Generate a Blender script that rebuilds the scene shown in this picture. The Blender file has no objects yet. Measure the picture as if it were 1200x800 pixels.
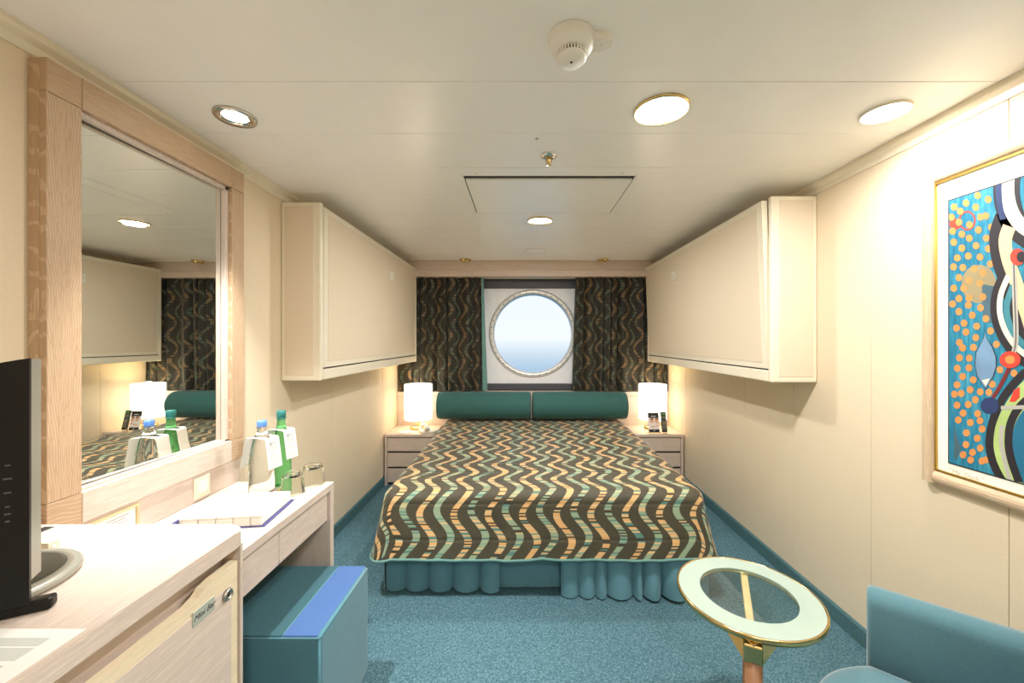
import bpy, bmesh, math, random
from math import sin, cos, pi, sqrt, radians
from mathutils import Vector, Matrix

random.seed(7)
scene = bpy.context.scene
col = scene.collection

# ------------------------------------------------------------------ camera
# one-point perspective: principal point at pixel (612,398), focal length 463 px (1200x800 frame)
F, CX, CY, H = 463.0, 612.0, 398.0, 1.328
cam_d = bpy.data.cameras.new('camera')
cam_d.sensor_width = 36.0
cam_d.lens = F / 1200 * 36
cam_d.shift_x = -(CX - 600) / 1200
cam_d.shift_y = (CY - 400) / 1200
cam_d.clip_start = 0.02
cam_d.clip_end = 5000
cam = bpy.data.objects.new('camera', cam_d)
cam.location = (0, 0, H)
cam.rotation_euler = (radians(90), 0, 0)
col.objects.link(cam)
scene.camera = cam

scene.view_settings.view_transform = 'Standard'
scene.view_settings.look = 'None'
scene.view_settings.gamma = 1.0
scene.view_settings.use_curve_mapping = False
scene.view_settings.exposure = 0.52
scene.cycles.diffuse_bounces = 8


def lin(c):
    def f(v):
        v /= 255.0
        return v / 12.92 if v <= 0.04045 else ((v + 0.055) / 1.055) ** 2.4
    return (f(c[0]), f(c[1]), f(c[2]), 1.0)


# ------------------------------------------------------------------ sky (overcast haze at sea)
world = bpy.data.worlds.new('sky')
scene.world = world
world.use_nodes = True
wn = world.node_tree
wn.nodes.clear()
w_out = wn.nodes.new('ShaderNodeOutputWorld')
w_bg = wn.nodes.new('ShaderNodeBackground')
w_tc = wn.nodes.new('ShaderNodeTexCoord')
w_sep = wn.nodes.new('ShaderNodeSeparateXYZ')
w_ramp = wn.nodes.new('ShaderNodeValToRGB')
w_ramp.color_ramp.elements[0].position = 0.0
w_ramp.color_ramp.elements[0].color = (0.93, 0.97, 1.0, 1)
w_ramp.color_ramp.elements[1].position = 0.6
w_ramp.color_ramp.elements[1].color = (0.72, 0.86, 1.0, 1)
wn.links.new(w_tc.outputs['Generated'], w_sep.inputs[0])
wn.links.new(w_sep.outputs['Z'], w_ramp.inputs[0])
wn.links.new(w_ramp.outputs[0], w_bg.inputs['Color'])
w_bg.inputs['Strength'].default_value = 0.72
wn.links.new(w_bg.outputs[0], w_out.inputs['Surface'])

# room extents (metres)
XL, XR, YB, YF, ZC = -1.269, 1.484, 4.05, -1.25, 2.115
WARM = (1.0, 0.80, 0.56)
NEUTRAL = (1.0, 0.985, 0.955)


def P(px, py, d):
    """pixel + depth -> world point"""
    return Vector(((px - CX) * d / F, d, H - (py - CY) * d / F))


# ------------------------------------------------------------------ material helpers
class G:
    """tiny node-graph helper"""
    def __init__(s, name):
        s.m = bpy.data.materials.new(name)
        s.m.use_nodes = True
        s.t = s.m.node_tree
        s.bsdf = s.t.nodes['Principled BSDF']
        s.out = s.t.nodes['Material Output']

    def n(s, typ, **kw):
        nd = s.t.nodes.new(typ)
        for k, v in kw.items():
            setattr(nd, k, v)
        return nd

    def link(s, a, b):
        s.t.links.new(a, b)

    def put(s, inp, v):
        if hasattr(v, 'is_output'):
            s.link(v, inp)
        else:
            inp.default_value = v

    def math(s, op, a, b=0.0, c=None):
        nd = s.n('ShaderNodeMath', operation=op)
        s.put(nd.inputs[0], a)
        s.put(nd.inputs[1], b)
        if c is not None:
            s.put(nd.inputs[2], c)
        return nd.outputs[0]

    def mix(s, fac, a, b):
        nd = s.n('ShaderNodeMix', data_type='RGBA')
        s.put(nd.inputs[0], fac)
        s.put(nd.inputs[6], a)
        s.put(nd.inputs[7], b)
        return nd.outputs[2]

    def coords(s, scale=(1, 1, 1), kind='Object'):
        tc = s.n('ShaderNodeTexCoord')
        mp = s.n('ShaderNodeMapping')
        mp.inputs['Scale'].default_value = scale
        s.link(tc.outputs[kind], mp.inputs['Vector'])
        return mp.outputs[0]

    def noise(s, vec, scale, detail=2.0, rough=0.5):
        nd = s.n('ShaderNodeTexNoise')
        s.link(vec, nd.inputs['Vector'])
        nd.inputs['Scale'].default_value = scale
        nd.inputs['Detail'].default_value = detail
        nd.inputs['Roughness'].default_value = rough
        return nd.outputs['Fac']

    def ramp(s, fac, stops, interp='LINEAR'):
        nd = s.n('ShaderNodeValToRGB')
        cr = nd.color_ramp
        cr.interpolation = interp
        while len(cr.elements) < len(stops):
            cr.elements.new(0.5)
        for e, (p, c) in zip(cr.elements, stops):
            e.position = p
            e.color = c
        s.link(fac, nd.inputs[0])
        return nd.outputs[0]

    def bump(s, h, strength, dist=0.002):
        nd = s.n('ShaderNodeBump')
        nd.inputs['Strength'].default_value = strength
        nd.inputs['Distance'].default_value = dist
        s.link(h, nd.inputs['Height'])
        s.link(nd.outputs[0], s.bsdf.inputs['Normal'])

    def base(s, v):
        s.put(s.bsdf.inputs['Base Color'], v)

    def set(s, rough=0.5, metal=0.0, spec=0.5, **kw):
        s.bsdf.inputs['Roughness'].default_value = rough
        s.bsdf.inputs['Metallic'].default_value = metal
        s.bsdf.inputs['Specular IOR Level'].default_value = spec
        for k, v in kw.items():
            s.bsdf.inputs[k].default_value = v
        return s.m


def plain(name, c, rough=0.5, metal=0.0, spec=0.5, vary=0.03, **kw):
    g = G(name)
    L = lin(c)
    f = g.noise(g.coords(), 9.0, 3.0)
    lo = tuple(x * (1 - vary) for x in L[:3]) + (1,)
    hi = tuple(min(1, x * (1 + vary)) for x in L[:3]) + (1,)
    g.base(g.ramp(f, [(0.3, lo), (0.7, hi)]))
    return g.set(rough, metal, spec, **kw)


def fabric(name, c, rough=0.9, scale=420, vary=0.14, bump=0.35, sheen=0.2):
    g = G(name)
    L = lin(c)
    v = g.coords()
    f = g.noise(v, scale, 2.0)
    big = g.noise(v, 5.0, 2.0)
    lo = tuple(x * (1 - vary) for x in L[:3]) + (1,)
    hi = tuple(min(1, x * (1 + vary)) for x in L[:3]) + (1,)
    s = g.math('ADD', g.math('MULTIPLY', f, 0.75), g.math('MULTIPLY', big, 0.25))
    g.base(g.ramp(s, [(0.3, lo), (0.7, hi)]))
    g.bump(f, bump, 0.001)
    return g.set(rough, 0, 0.25, **{'Sheen Weight': sheen, 'Sheen Roughness': 0.4})


def wood(name, c, axis='y', dark=0.82, line=0.35, rough=0.42, cath=0.0, centre=0.0):
    """pale limed oak, grain running along axis"""
    g = G(name)
    L = lin(c)
    st = {'x': (1.2, 26, 26), 'y': (26, 1.2, 26), 'z': (26, 26, 1.2)}[axis]
    v = g.coords(st)
    f1 = g.noise(v, 3.0, 4.0, 0.6)
    f2 = g.noise(v, 14.0, 2.0, 0.5)
    lo = tuple(x * dark for x in L[:3]) + (1,)
    base = g.ramp(g.math('ADD', g.math('MULTIPLY', f1, 0.6), g.math('MULTIPLY', f2, 0.4)), [(0.32, lo), (0.68, L)])
    pale = tuple(min(1, x * 1.0 + 0.10) for x in L[:3]) + (1,)
    if cath > 0:
        tc_ = g.n('ShaderNodeTexCoord')
        sp_ = g.n('ShaderNodeSeparateXYZ')
        g.link(tc_.outputs['Object'], sp_.inputs[0])
        al, ac_ = (sp_.outputs['Z'], sp_.outputs['Y']) if axis == 'z' else (sp_.outputs['Y'], sp_.outputs['Z'])
        if axis == 'z':
            ac_ = g.math('ABSOLUTE', ac_)
        dist = g.math('ABSOLUTE', g.math('SUBTRACT', ac_, centre))
        wob = g.noise(g.coords((5, 5, 5)), 1.6, 2.0)
        t_ = g.math('ADD', g.math('SUBTRACT', al, g.math('MULTIPLY', g.math('POWER', dist, 0.85), 7.0)), g.math('MULTIPLY', wob, 0.22))
        fr_ = g.math('FRACT', g.math('MULTIPLY', t_, 15.0))
        msk = g.math('MULTIPLY', g.math('LESS_THAN', fr_, 0.26), g.math('GREATER_THAN', f2, 0.42))
        base = g.mix(g.math('MULTIPLY', msk, cath), base, pale)
    msk2 = g.math('MULTIPLY', g.math('GREATER_THAN', f2, 0.58), line)
    base = g.mix(msk2, base, pale)
    g.base(base)
    g.bump(f2, 0.08, 0.001)
    return g.set(rough, 0, 0.35)


def metal(name, c, rough=0.2):
    g = G(name)
    f = g.noise(g.coords(), 30.0, 2.0)
    L = lin(c)
    g.base(g.ramp(f, [(0.3, tuple(x * .92 for x in L[:3]) + (1,)), (0.7, L)]))
    return g.set(rough, 1.0, 0.5)


def emit(name, c, strength):
    g = G(name)
    g.base(lin(c))
    g.bsdf.inputs['Emission Color'].default_value = lin(c)
    g.bsdf.inputs['Emission Strength'].default_value = strength
    return g.m


def clear_pane(name, tint=(1, 1, 1, 1), ior=1.45, rough=0.0, base_refl=0.0):
    """thin sheet glass: transparent with fresnel reflection"""
    g = G(name)
    g.t.nodes.remove(g.bsdf)
    tr = g.n('ShaderNodeBsdfTransparent')
    tr.inputs['Color'].default_value = tint
    gl = g.n('ShaderNodeBsdfGlossy')
    gl.inputs['Roughness'].default_value = rough
    fr = g.n('ShaderNodeFresnel')
    fr.inputs['IOR'].default_value = ior
    mx = g.n('ShaderNodeMixShader')
    geo = g.n('ShaderNodeNewGeometry')
    fac = g.math('MULTIPLY', g.math('ADD', fr.outputs[0], base_refl), g.math('SUBTRACT', 1.0, geo.outputs['Backfacing']))
    g.link(fac, mx.inputs[0])
    g.link(tr.outputs[0], mx.inputs[1])
    g.link(gl.outputs[0], mx.inputs[2])
    g.link(mx.outputs[0], g.out.inputs['Surface'])
    return g.m


def wave_cloth(name, quilt=True, k=1.0, wid=0.205, brown=(70, 64, 47)):
    """brown cloth woven with wavy orange and sage stripes; UV is in metres"""
    g = G(name)
    tc = g.n('ShaderNodeTexCoord')
    sp = g.n('ShaderNodeSeparateXYZ')
    g.link(tc.outputs['UV'], sp.inputs[0])
    u, v = sp.outputs[0], sp.outputs[1]
    PER, A, K = 0.1755, 0.038, 2 * pi / 0.262
    def stripe(phase, off):
        w = g.math('MULTIPLY', g.math('SINE', g.math('MULTIPLY_ADD', v, K, phase)), A)
        t = g.math('ADD', g.math('DIVIDE', g.math('SUBTRACT', u, w), PER), off)
        width = g.math('MULTIPLY_ADD', g.math('SINE', g.math('MULTIPLY_ADD', v, K, phase + 1.2)), 0.018, wid)
        return g.math('LESS_THAN', g.math('FRACT', t), width), g.math('FLOOR', t)
    m1, id1 = stripe(0.0, 0.0)
    m2, id2 = stripe(0.55, 0.5)
    def lines(idn, seed):
        wn_ = g.n('ShaderNodeTexWhiteNoise', noise_dimensions='2D')
        cb = g.n('ShaderNodeCombineXYZ')
        g.link(g.math('FLOOR', g.math('MULTIPLY', v, 150.0)), cb.inputs[0])
        g.link(g.math('ADD', idn, seed), cb.inputs[1])
        g.link(cb.outputs[0], wn_.inputs['Vector'])
        return wn_.outputs['Value']
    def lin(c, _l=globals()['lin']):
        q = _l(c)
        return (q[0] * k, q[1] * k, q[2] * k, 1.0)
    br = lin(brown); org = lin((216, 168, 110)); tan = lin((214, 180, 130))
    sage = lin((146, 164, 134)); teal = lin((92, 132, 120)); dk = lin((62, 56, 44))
    c1 = g.ramp(lines(id1, 3.0), [(0.0, org), (0.36, tan), (0.60, org), (0.72, dk), (0.86, teal)], 'CONSTANT')
    c2 = g.ramp(lines(id2, 51.0), [(0.0, sage), (0.36, teal), (0.54, sage), (0.72, dk), (0.86, tan)], 'CONSTANT')
    nz = g.noise(g.coords((1, 1, 1), 'UV'), 260.0, 2.0)
    cl = g.noise(g.coords((1, 1, 1), 'UV'), 9.0, 3.0)
    b = g.ramp(cl, [(0.3, tuple(x * .82 for x in br[:3]) + (1,)), (0.72, tuple(x * 1.15 for x in br[:3]) + (1,))])
    c = g.mix(m1, b, c1)
    c = g.mix(m2, c, c2)
    g.base(c)
    h = g.math('MULTIPLY', nz, 0.35)
    if quilt:
        q = g.math('ABSOLUTE', g.math('SUBTRACT', g.math('FRACT', g.math('DIVIDE', v, 0.172)), 0.5))
        seam = g.math('MINIMUM', g.math('MULTIPLY', q, 14.0), 1.0)
        h = g.math('ADD', h, g.math('MULTIPLY', seam, 1.6))
    g.bump(h, 0.5, 0.003)
    return g.set(0.62, 0, 0.4, **{'Sheen Weight': 0.15})


M = {}
M['wall'] = None
g = G('wall_vinyl')
v = g.coords((1, 1, 1))
f = g.noise(v, 260.0, 2.0)
g.base(g.ramp(f, [(0.3, lin((222, 205, 177))), (0.7, lin((228, 212, 185)))]))
g.bump(f, 0.12, 0.0006)
M['wall'] = g.set(0.62, 0, 0.3)
g = G('bunk_fabric')
f = g.noise(g.coords(), 300.0, 2.0)
g.base(g.ramp(f, [(0.3, lin((219, 203, 179))), (0.7, lin((227, 212, 189)))]))
g.bump(f, 0.15, 0.0006)
M['bunk'] = g.set(0.6, 0, 0.3)
M['ceil'] = plain('ceiling_enamel', (247, 245, 241), 0.28, vary=0.01)
M['trimw'] = plain('cream_metal', (232, 222, 200), 0.35)
M['white'] = plain('white_plastic', (236, 232, 222), 0.4)
M['paper'] = plain('paper', (240, 238, 232), 0.8)
M['dark'] = plain('dark_gap', (40, 34, 28), 0.7)
M['black'] = plain('black_plastic', (14, 12, 10), 0.4, spec=.3)
M['grey_dark'] = plain('dark_grey_metal', (74, 74, 82), 0.5)
M['panelw'] = plain('white_window_panel', (244, 245, 250), 0.45)
M['silver'] = plain('silver_plastic', (158, 156, 144), 0.35, 0.2)
M['speaker'] = fabric('speaker_cloth', (60, 55, 40), 0.9, 900, 0.2)
M['wood_y'] = wood('limed_oak_long', (219, 201, 187), 'y')
M['wood_z'] = wood('limed_oak_upright', (219, 201, 187), 'z')
M['wood_x'] = wood('limed_oak_cross', (219, 201, 187), 'x')
M['frame_z'] = wood('frame_oak_upright', (190, 160, 128), 'z', line=.08, dark=.9, cath=0.95, centre=0.322)
M['frame_y'] = wood('frame_oak_long', (190, 160, 128), 'y', line=.08, dark=.9, cath=0.8, centre=1.212)
M['pict'] = wood('picture_oak', (214, 188, 156), 'z', line=0.5)
M['pict_y'] = wood('picture_oak_long', (214, 188, 156), 'y', line=0.5)
M['walnut'] = wood('brown_oak', (168, 120, 84), 'z', dark=0.7, line=0.1)
M['arm_wood'] = wood('arm_oak', (226, 196, 150), 'y', line=0.1)
M['teal'] = fabric('teal_upholstery', (88, 126, 136), sheen=0.8)
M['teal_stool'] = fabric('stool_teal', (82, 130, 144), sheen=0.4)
M['teal_top_shaded'] = fabric('stool_teal_shaded', (54, 92, 100))  # velvet top, darkened for the shade under the desk
M['blue_stool'] = fabric('stool_blue', (72, 104, 156))
M['teal_skirt'] = fabric('skirt_teal', (100, 146, 160), 0.85, 600, 0.06, 0.15)
M['bolster'] = fabric('bolster_green', (56, 100, 97), 0.85, 500, 0.07, 0.2)
M['lining'] = fabric('curtain_lining', (108, 150, 144), 0.85, 500, 0.06, 0.1)
M['spread'] = wave_cloth('wavy_bedspread')
M['curtain'] = wave_cloth('wavy_curtain_shaded', False, 0.21, 0.18, (74, 68, 42))  # dark weave, with the shade under the pelmet also put into its colours
M['brass'] = metal('brass', (222, 196, 136), 0.18)
M['chrome'] = metal('chrome', (220, 218, 212), 0.12)
M['steel'] = metal('brushed_steel', (190, 188, 180), 0.35)
M['mirror'] = metal('mirror_silver', (236, 240, 236), 0.0)
g = G('mirror_glass')
g.base((0.86, 0.89, 0.86, 1))
M['mirror'] = g.set(0.0, 1.0)
M['ring_white'] = plain('milk_glass', (168, 184, 172), 0.12, vary=0.01)
M['table_glass'] = clear_pane('table_glass', (0.86, 0.93, 0.88, 1), 1.5, 0.0, 0.05)
M['pane'] = clear_pane('window_glass', (0.97, 0.99, 1.0, 1), 1.3)
g = G('clear_plastic')
g.base((0.97, 0.98, 1.0, 1))
M['clear'] = g.set(0.03, 0, 0.5, **{'Transmission Weight': 1.0, 'IOR': 1.25})
g = G('green_glass')
g.base((0.25, 0.72, 0.30, 1))
M['greenglass'] = g.set(0.04, 0, 0.5, **{'Transmission Weight': 0.85, 'IOR': 1.35})
g = G('tumbler_glass')
g.base((0.97, 0.97, 0.93, 1))
M['glass'] = g.set(0.0, 0, 0.5, **{'Transmission Weight': 1.0, 'IOR': 1.4})
M['acrylic'] = clear_pane('acrylic', (0.95, 0.95, 0.92, 1), 1.45, 0.02, 0.02)
M['cap_blue'] = plain('blue_cap', (96, 146, 232), 0.4)
M['cap_teal'] = plain('teal_cap', (36, 116, 112), 0.4)
M['amber'] = plain('amber_coaster', (222, 184, 96), 0.4)
M['navy'] = plain('navy_cover', (70, 72, 128), 0.5)
M['ink'] = plain('grey_ink', (166, 168, 166), 0.8)
M['ink_dark'] = plain('dark_ink', (84, 84, 84), 0.8)
M['gilt'] = metal('gilt', (206, 170, 88), 0.35)
g = G('carpet')
v = g.coords()
f = g.noise(v, 420.0, 2.0, 0.7)
f2 = g.noise(v, 120.0, 3.0, 0.6)
s = g.math('ADD', g.math('MULTIPLY', f, 0.6), g.math('MULTIPLY', f2, 0.4))
g.base(g.ramp(s, [(0.36, lin((44, 76, 88))), (0.5, lin((79, 115, 128))), (0.64, lin((134, 168, 178)))]))
g.bump(s, 0.9, 0.004)
M['carpet'] = g.set(0.95, 0, 0.1)
g = G('carpet_edge')
v = g.coords()
f = g.noise(v, 420.0, 2.0, 0.7)
g.base(g.ramp(f, [(0.36, lin((60, 94, 100))), (0.64, lin((100, 136, 141)))]))
g.bump(f, 0.8, 0.003)
M['skirting'] = g.set(0.95, 0, 0.1)


# ------------------------------------------------------------------ mesh helpers
class MB:
    def __init__(s, mx=None):
        s.bm = bmesh.new()
        s.uv = None
        s.mx = mx

    def _take(s, verts, faces, mat_i=0, smooth=False):
        vs = [s.bm.verts.new(v) for v in verts]
        out = []
        for f in faces:
            try:
                fc = s.bm.faces.new([vs[i] for i in f])
            except ValueError:
                continue
            fc.material_index = mat_i
            fc.smooth = smooth
            out.append(fc)
        return vs, out

    def box(s, x0, x1, y0, y1, z0, z1, r=0.0, seg=2, mat_i=0):
        t = bmesh.new()
        bmesh.ops.create_cube(t, size=1.0)
        for v in t.verts:
            v.co = Vector(((x0 + x1) / 2 + v.co.x * (x1 - x0), (y0 + y1) / 2 + v.co.y * (y1 - y0), (z0 + z1) / 2 + v.co.z * (z1 - z0)))
        if r > 0:
            bmesh.ops.bevel(t, geom=list(t.edges), offset=r, segments=seg, profile=0.5, affect='EDGES')
        s.merge(t, mat_i, smooth=False)
        return s

    def merge(s, t, mat_i=0, smooth=None):
        t.verts.index_update()
        s._take([v.co.copy() for v in t.verts], [[v.index for v in f.verts] for f in t.faces], mat_i,
                False if smooth is None else smooth)
        t.free()

    def prism(s, pts, vec, mat_i=0, smooth=False):
        """closed polygon pts (3D) swept by vec"""
        n = len(pts)
        vec = Vector(vec)
        vs = [Vector(p) for p in pts] + [Vector(p) + vec for p in pts]
        faces = [list(range(n))[::-1], list(range(n, 2 * n))]
        faces += [[i, (i + 1) % n, n + (i + 1) % n, n + i] for i in range(n)]
        s._take(vs, faces, mat_i, smooth)
        return s

    def lathe(s, prof, c, n=40, axis='z', mat_i=0, smooth=True, cap=True):
        """prof: list of (radius, height) from c along axis"""
        c = Vector(c)
        vs, rings = [], []
        for (r, h) in prof:
            ring = []
            for k in range(n):
                a = 2 * pi * k / n
                p = {'z': (r * cos(a), r * sin(a), h), 'y': (r * cos(a), h, r * sin(a)), 'x': (h, r * cos(a), r * sin(a))}[axis]
                ring.append(len(vs))
                vs.append(c + Vector(p))
            rings.append(ring)
        faces = []
        for a, b in zip(rings[:-1], rings[1:]):
            for k in range(n):
                faces.append([a[k], a[(k + 1) % n], b[(k + 1) % n], b[k]])
        if cap:
            faces.append(rings[0][::-1])
            faces.append(rings[-1])
        s._take(vs, faces, mat_i, smooth)
        return s

    def tube(s, pts, r, n=10, mat_i=0, closed=False):
        pts = [Vector(p) for p in pts]
        vs, rings = [], []
        m = len(pts)
        for i, p in enumerate(pts):
            if closed:
                d = pts[(i + 1) % m] - pts[i - 1]
            else:
                d = pts[min(i + 1, m - 1)] - pts[max(i - 1, 0)]
            d.normalize()
            up = Vector((0, 0, 1)) if abs(d.z) < 0.9 else Vector((1, 0, 0))
            a = d.cross(up).normalized()
            b = a.cross(d).normalized()
            rr = r[i] if isinstance(r, (list, tuple)) else r
            ring = []
            for k in range(n):
                t = 2 * pi * k / n
                ring.append(len(vs))
                vs.append(p + a * rr * cos(t) + b * rr * sin(t))
            rings.append(ring)
        faces = []
        pairs = list(zip(rings[:-1], rings[1:]))
        if closed:
            pairs.append((rings[-1], rings[0]))
        for a, b in pairs:
            for k in range(n):
                faces.append([a[k], a[(k + 1) % n], b[(k + 1) % n], b[k]])
        if not closed:
            faces.append(rings[0][::-1])
            faces.append(rings[-1])
        s._take(vs, faces, mat_i, True)
        return s

    def grid(s, rows, mat_i=0, smooth=True, uvs=None, wrap=False):
        """rows: list of lists of points"""
        n = len(rows[0])
        vs = [p for r in rows for p in r]
        faces = []
        for i in range(len(rows) - 1):
            for j in range(n - (0 if wrap else 1)):
                j2 = (j + 1) % n
                faces.append([i * n + j, i * n + j2, (i + 1) * n + j2, (i + 1) * n + j])
        bv, bf = s._take(vs, faces, mat_i, smooth)
        if uvs is not None:
            lay = s.bm.loops.layers.uv.verify()
            idx = {v: k for k, v in enumerate(bv)}
            fl = [q for r in uvs for q in r]
            for f in bf:
                for l in f.loops:
                    l[lay].uv = fl[idx[l.vert]]
        return s

    def poly(s, pts, mat_i=0, uvs=None):
        bv, bf = s._take([Vector(p) for p in pts], [list(range(len(pts)))], mat_i, False)
        if uvs is not None:
            lay = s.bm.loops.layers.uv.verify()
            idx = {v: k for k, v in enumerate(bv)}
            for f in bf:
                for l in f.loops:
                    l[lay].uv = uvs[idx[l.vert]]
        return s

    def plate_hole(s, cx, cz, r, x0, x1, z0, z1, y0, y1, n=64, mat_i=0):
        """plate in XZ with a round hole, thickness y0..y1"""
        def sq(a):
            dx, dz = cos(a), sin(a)
            t = 1e9
            if dx > 1e-9: t = min(t, (x1 - cx) / dx)
            if dx < -1e-9: t = min(t, (x0 - cx) / dx)
            if dz > 1e-9: t = min(t, (z1 - cz) / dz)
            if dz < -1e-9: t = min(t, (z0 - cz) / dz)
            return (cx + dx * t, cz + dz * t)
        angs = [2 * pi * k / n for k in range(n)]
        angs += [math.atan2(b - cz, a - cx) % (2 * pi) for a in (x0, x1) for b in (z0, z1)]
        angs = sorted(set(round(a, 6) for a in angs))
        m = len(angs)
        vs = []
        for a in angs:
            q = sq(a)
            i = (cx + r * cos(a), cz + r * sin(a))
            vs += [Vector((q[0], y0, q[1])), Vector((i[0], y0, i[1])), Vector((i[0], y1, i[1])), Vector((q[0], y1, q[1]))]
        faces = []
        for k in range(m):
            a, b = 4 * k, 4 * ((k + 1) % m)
            for q in range(4):
                faces.append([a + q, a + (q + 1) % 4, b + (q + 1) % 4, b + q])
        s._take(vs, faces, mat_i, False)
        return s

    def build(s, name, mats, parent=None, org=None, smooth_angle=None):
        if not isinstance(mats, (list, tuple)):
            mats = [mats]
        bmesh.ops.recalc_face_normals(s.bm, faces=list(s.bm.faces))
        if s.mx is not None:
            s.bm.transform(s.mx)
        if parent is not None:
            o0 = Vector(parent['_org'])
        else:
            if org is None:
                xs = [v.co for v in s.bm.verts]
                mn = Vector((min(v.x for v in xs), min(v.y for v in xs), min(v.z for v in xs)))
                mxx = Vector((max(v.x for v in xs), max(v.y for v in xs), max(v.z for v in xs)))
                org = ((mn.x + mxx.x) / 2, (mn.y + mxx.y) / 2, mn.z)
            o0 = Vector(org)
        for v in s.bm.verts:
            v.co -= o0
        me = bpy.data.meshes.new(name)
        s.bm.to_mesh(me)
        s.bm.free()
        for m in mats:
            me.materials.append(m)
        o = bpy.data.objects.new(name, me)
        col.objects.link(o)
        o['_org'] = tuple(o0)
        if parent is not None:
            o.parent = parent
        else:
            o.location = o0
        ALL.append(o)
        return o


ALL = []


def thing(name, loc, label, cat, group=None):
    o = bpy.data.objects.new(name, None)
    o.empty_display_size = 0.05
    o.location = loc
    o['_org'] = tuple(loc)
    col.objects.link(o)
    ALL.append(o)
    return tag(o, label, cat, group)


def tag(o, label, cat, group=None):
    o['label'] = label
    o['category'] = cat
    if group:
        o['group'] = group
    return o


def struct(o, label, cat):
    o['kind'] = 'structure'
    o['label'] = label
    o['category'] = cat
    return o


def bx(name, dims, mat, parent=None, r=0.0, seg=2, mx=None):
    return MB(mx).box(*dims, r=r, seg=seg).build(name, mat, parent)


def text_part(name, body, size, mx, mat, parent, shear=0.0, depth=0.0003):
    cu = bpy.data.curves.new(name, 'FONT')
    cu.body = body
    cu.size = size
    cu.shear = shear
    cu.align_x = 'CENTER'
    cu.align_y = 'CENTER'
    cu.extrude = depth
    cu.resolution_u = 3
    to = bpy.data.objects.new(name + '_tmp', cu)
    col.objects.link(to)
    dg = bpy.context.evaluated_depsgraph_get()
    me = bpy.data.meshes.new_from_object(to.evaluated_get(dg))
    bpy.data.objects.remove(to)
    o0 = Vector(parent['_org'])
    me.transform(Matrix.Translation(-o0) @ mx)
    me.materials.clear()
    me.materials.append(mat)
    me.name = name
    o = bpy.data.objects.new(name, me)
    col.objects.link(o)
    o['_org'] = tuple(o0)
    o.parent = parent
    ALL.append(o)
    return o


def frame_mx(origin, xdir, ydir):
    """matrix mapping local x,y,z -> xdir,ydir,xdir x ydir at origin"""
    x = Vector(xdir).normalized()
    y = Vector(ydir).normalized()
    z = x.cross(y)
    m = Matrix(((x.x, y.x, z.x, origin[0]), (x.y, y.y, z.y, origin[1]), (x.z, y.z, z.z, origin[2]), (0, 0, 0, 1)))
    return m


def lamp(name, kind, loc, power, color, parent, size=0.1, spot=None, blend=0.6, target=None):
    ld = bpy.data.lights.new(name, kind)
    ld.energy = power
    ld.color = color
    if kind == 'AREA':
        ld.shape = 'DISK'
        ld.size = size
    else:
        ld.shadow_soft_size = size
    if kind == 'SPOT':
        ld.spot_size = radians(spot)
        ld.spot_blend = blend
    o = bpy.data.objects.new(name, ld)
    o0 = Vector(parent['_org'])
    o.location = Vector(loc) - o0
    if target is not None:
        d = Vector(target) - Vector(loc)
        o.rotation_euler = d.to_track_quat('-Z', 'Y').to_euler()
    col.objects.link(o)
    o.parent = parent
    return o


# ================================================================== ROOM SHELL
# floor
fl = bx('floor', (XL - .06, XR + .06, YF - .06, YB + .06, -0.06, 0.0), M['carpet'])
struct(fl, 'blue-green speckled carpet covering the whole cabin floor', 'floor')

# walls: a backing sheet with vinyl-faced panels proud of it
PITCH = 0.4765
def side_wall(name, x_face, sgn, label):
    # sgn = -1 left, +1 right: the wall body lies beyond x_face
    o = bx(name, (min(x_face + sgn * .010, x_face + sgn * .05), max(x_face + sgn * .010, x_face + sgn * .05), YF, YB, 0, ZC), M['trimw'])
    struct(o, label, 'wall')
    y = 1.205 - 6 * PITCH
    x0, x1 = sorted((x_face, x_face + sgn * .0095))
    while y < YB:
        a, b = max(y, YF) + .0008, min(y + PITCH, YB) - .0008
        if b - a > 0.03:
            MB().box(x0, x1, a, b, 0, ZC, r=0.0012, seg=1).build('wall_panel', M['wall'], o)
        y += PITCH
    return o

side_wall('wall_left', XL, -1, 'beige vinyl panelled wall behind the mirror and desk')
side_wall('wall_right', XR, 1, 'beige vinyl panelled wall that carries the framed picture')
wf = bx('wall_front', (XL - .05, XR + .05, YF - .05, YF, 0, ZC), M['wall'])
struct(wf, 'beige wall at the entrance end of the cabin', 'wall')

# window wall
WX0, WX1, WZ0, WZ1 = -0.56, 0.78, 0.800, 1.957
wb = MB()
wb.box(XL - .05, WX0, YB, YB + .05, 0, ZC)
wb.box(WX1, XR + .05, YB, YB + .05, 0, ZC)
wb.box(WX0, WX1, YB, YB + .05, 0, WZ0)
wb.box(WX0, WX1, YB, YB + .05, WZ1, ZC)
wb = wb.build('wall_back', M['wall'])
struct(wb, 'beige outer wall behind the bed with the window opening', 'wall')

# ceiling of white enamelled strips
ce = bx('ceiling', (XL - .06, XR + .06, YF - .06, YB + .2, ZC + .008, ZC + .06), M['trimw'])
struct(ce, 'glossy off-white ceiling of wide metal strips', 'ceiling')
y = 1.206 - 9 * 0.302
while y < YB:
    a, b = max(y, YF) + .0012, min(y + 0.302, YB) - .0012
    if b - a > .02:
        MB().box(XL, XR, a, b, ZC, ZC + .0078, r=0.0015, seg=1).build('ceiling_panel', M['ceil'], ce)
    y += 0.302

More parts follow.
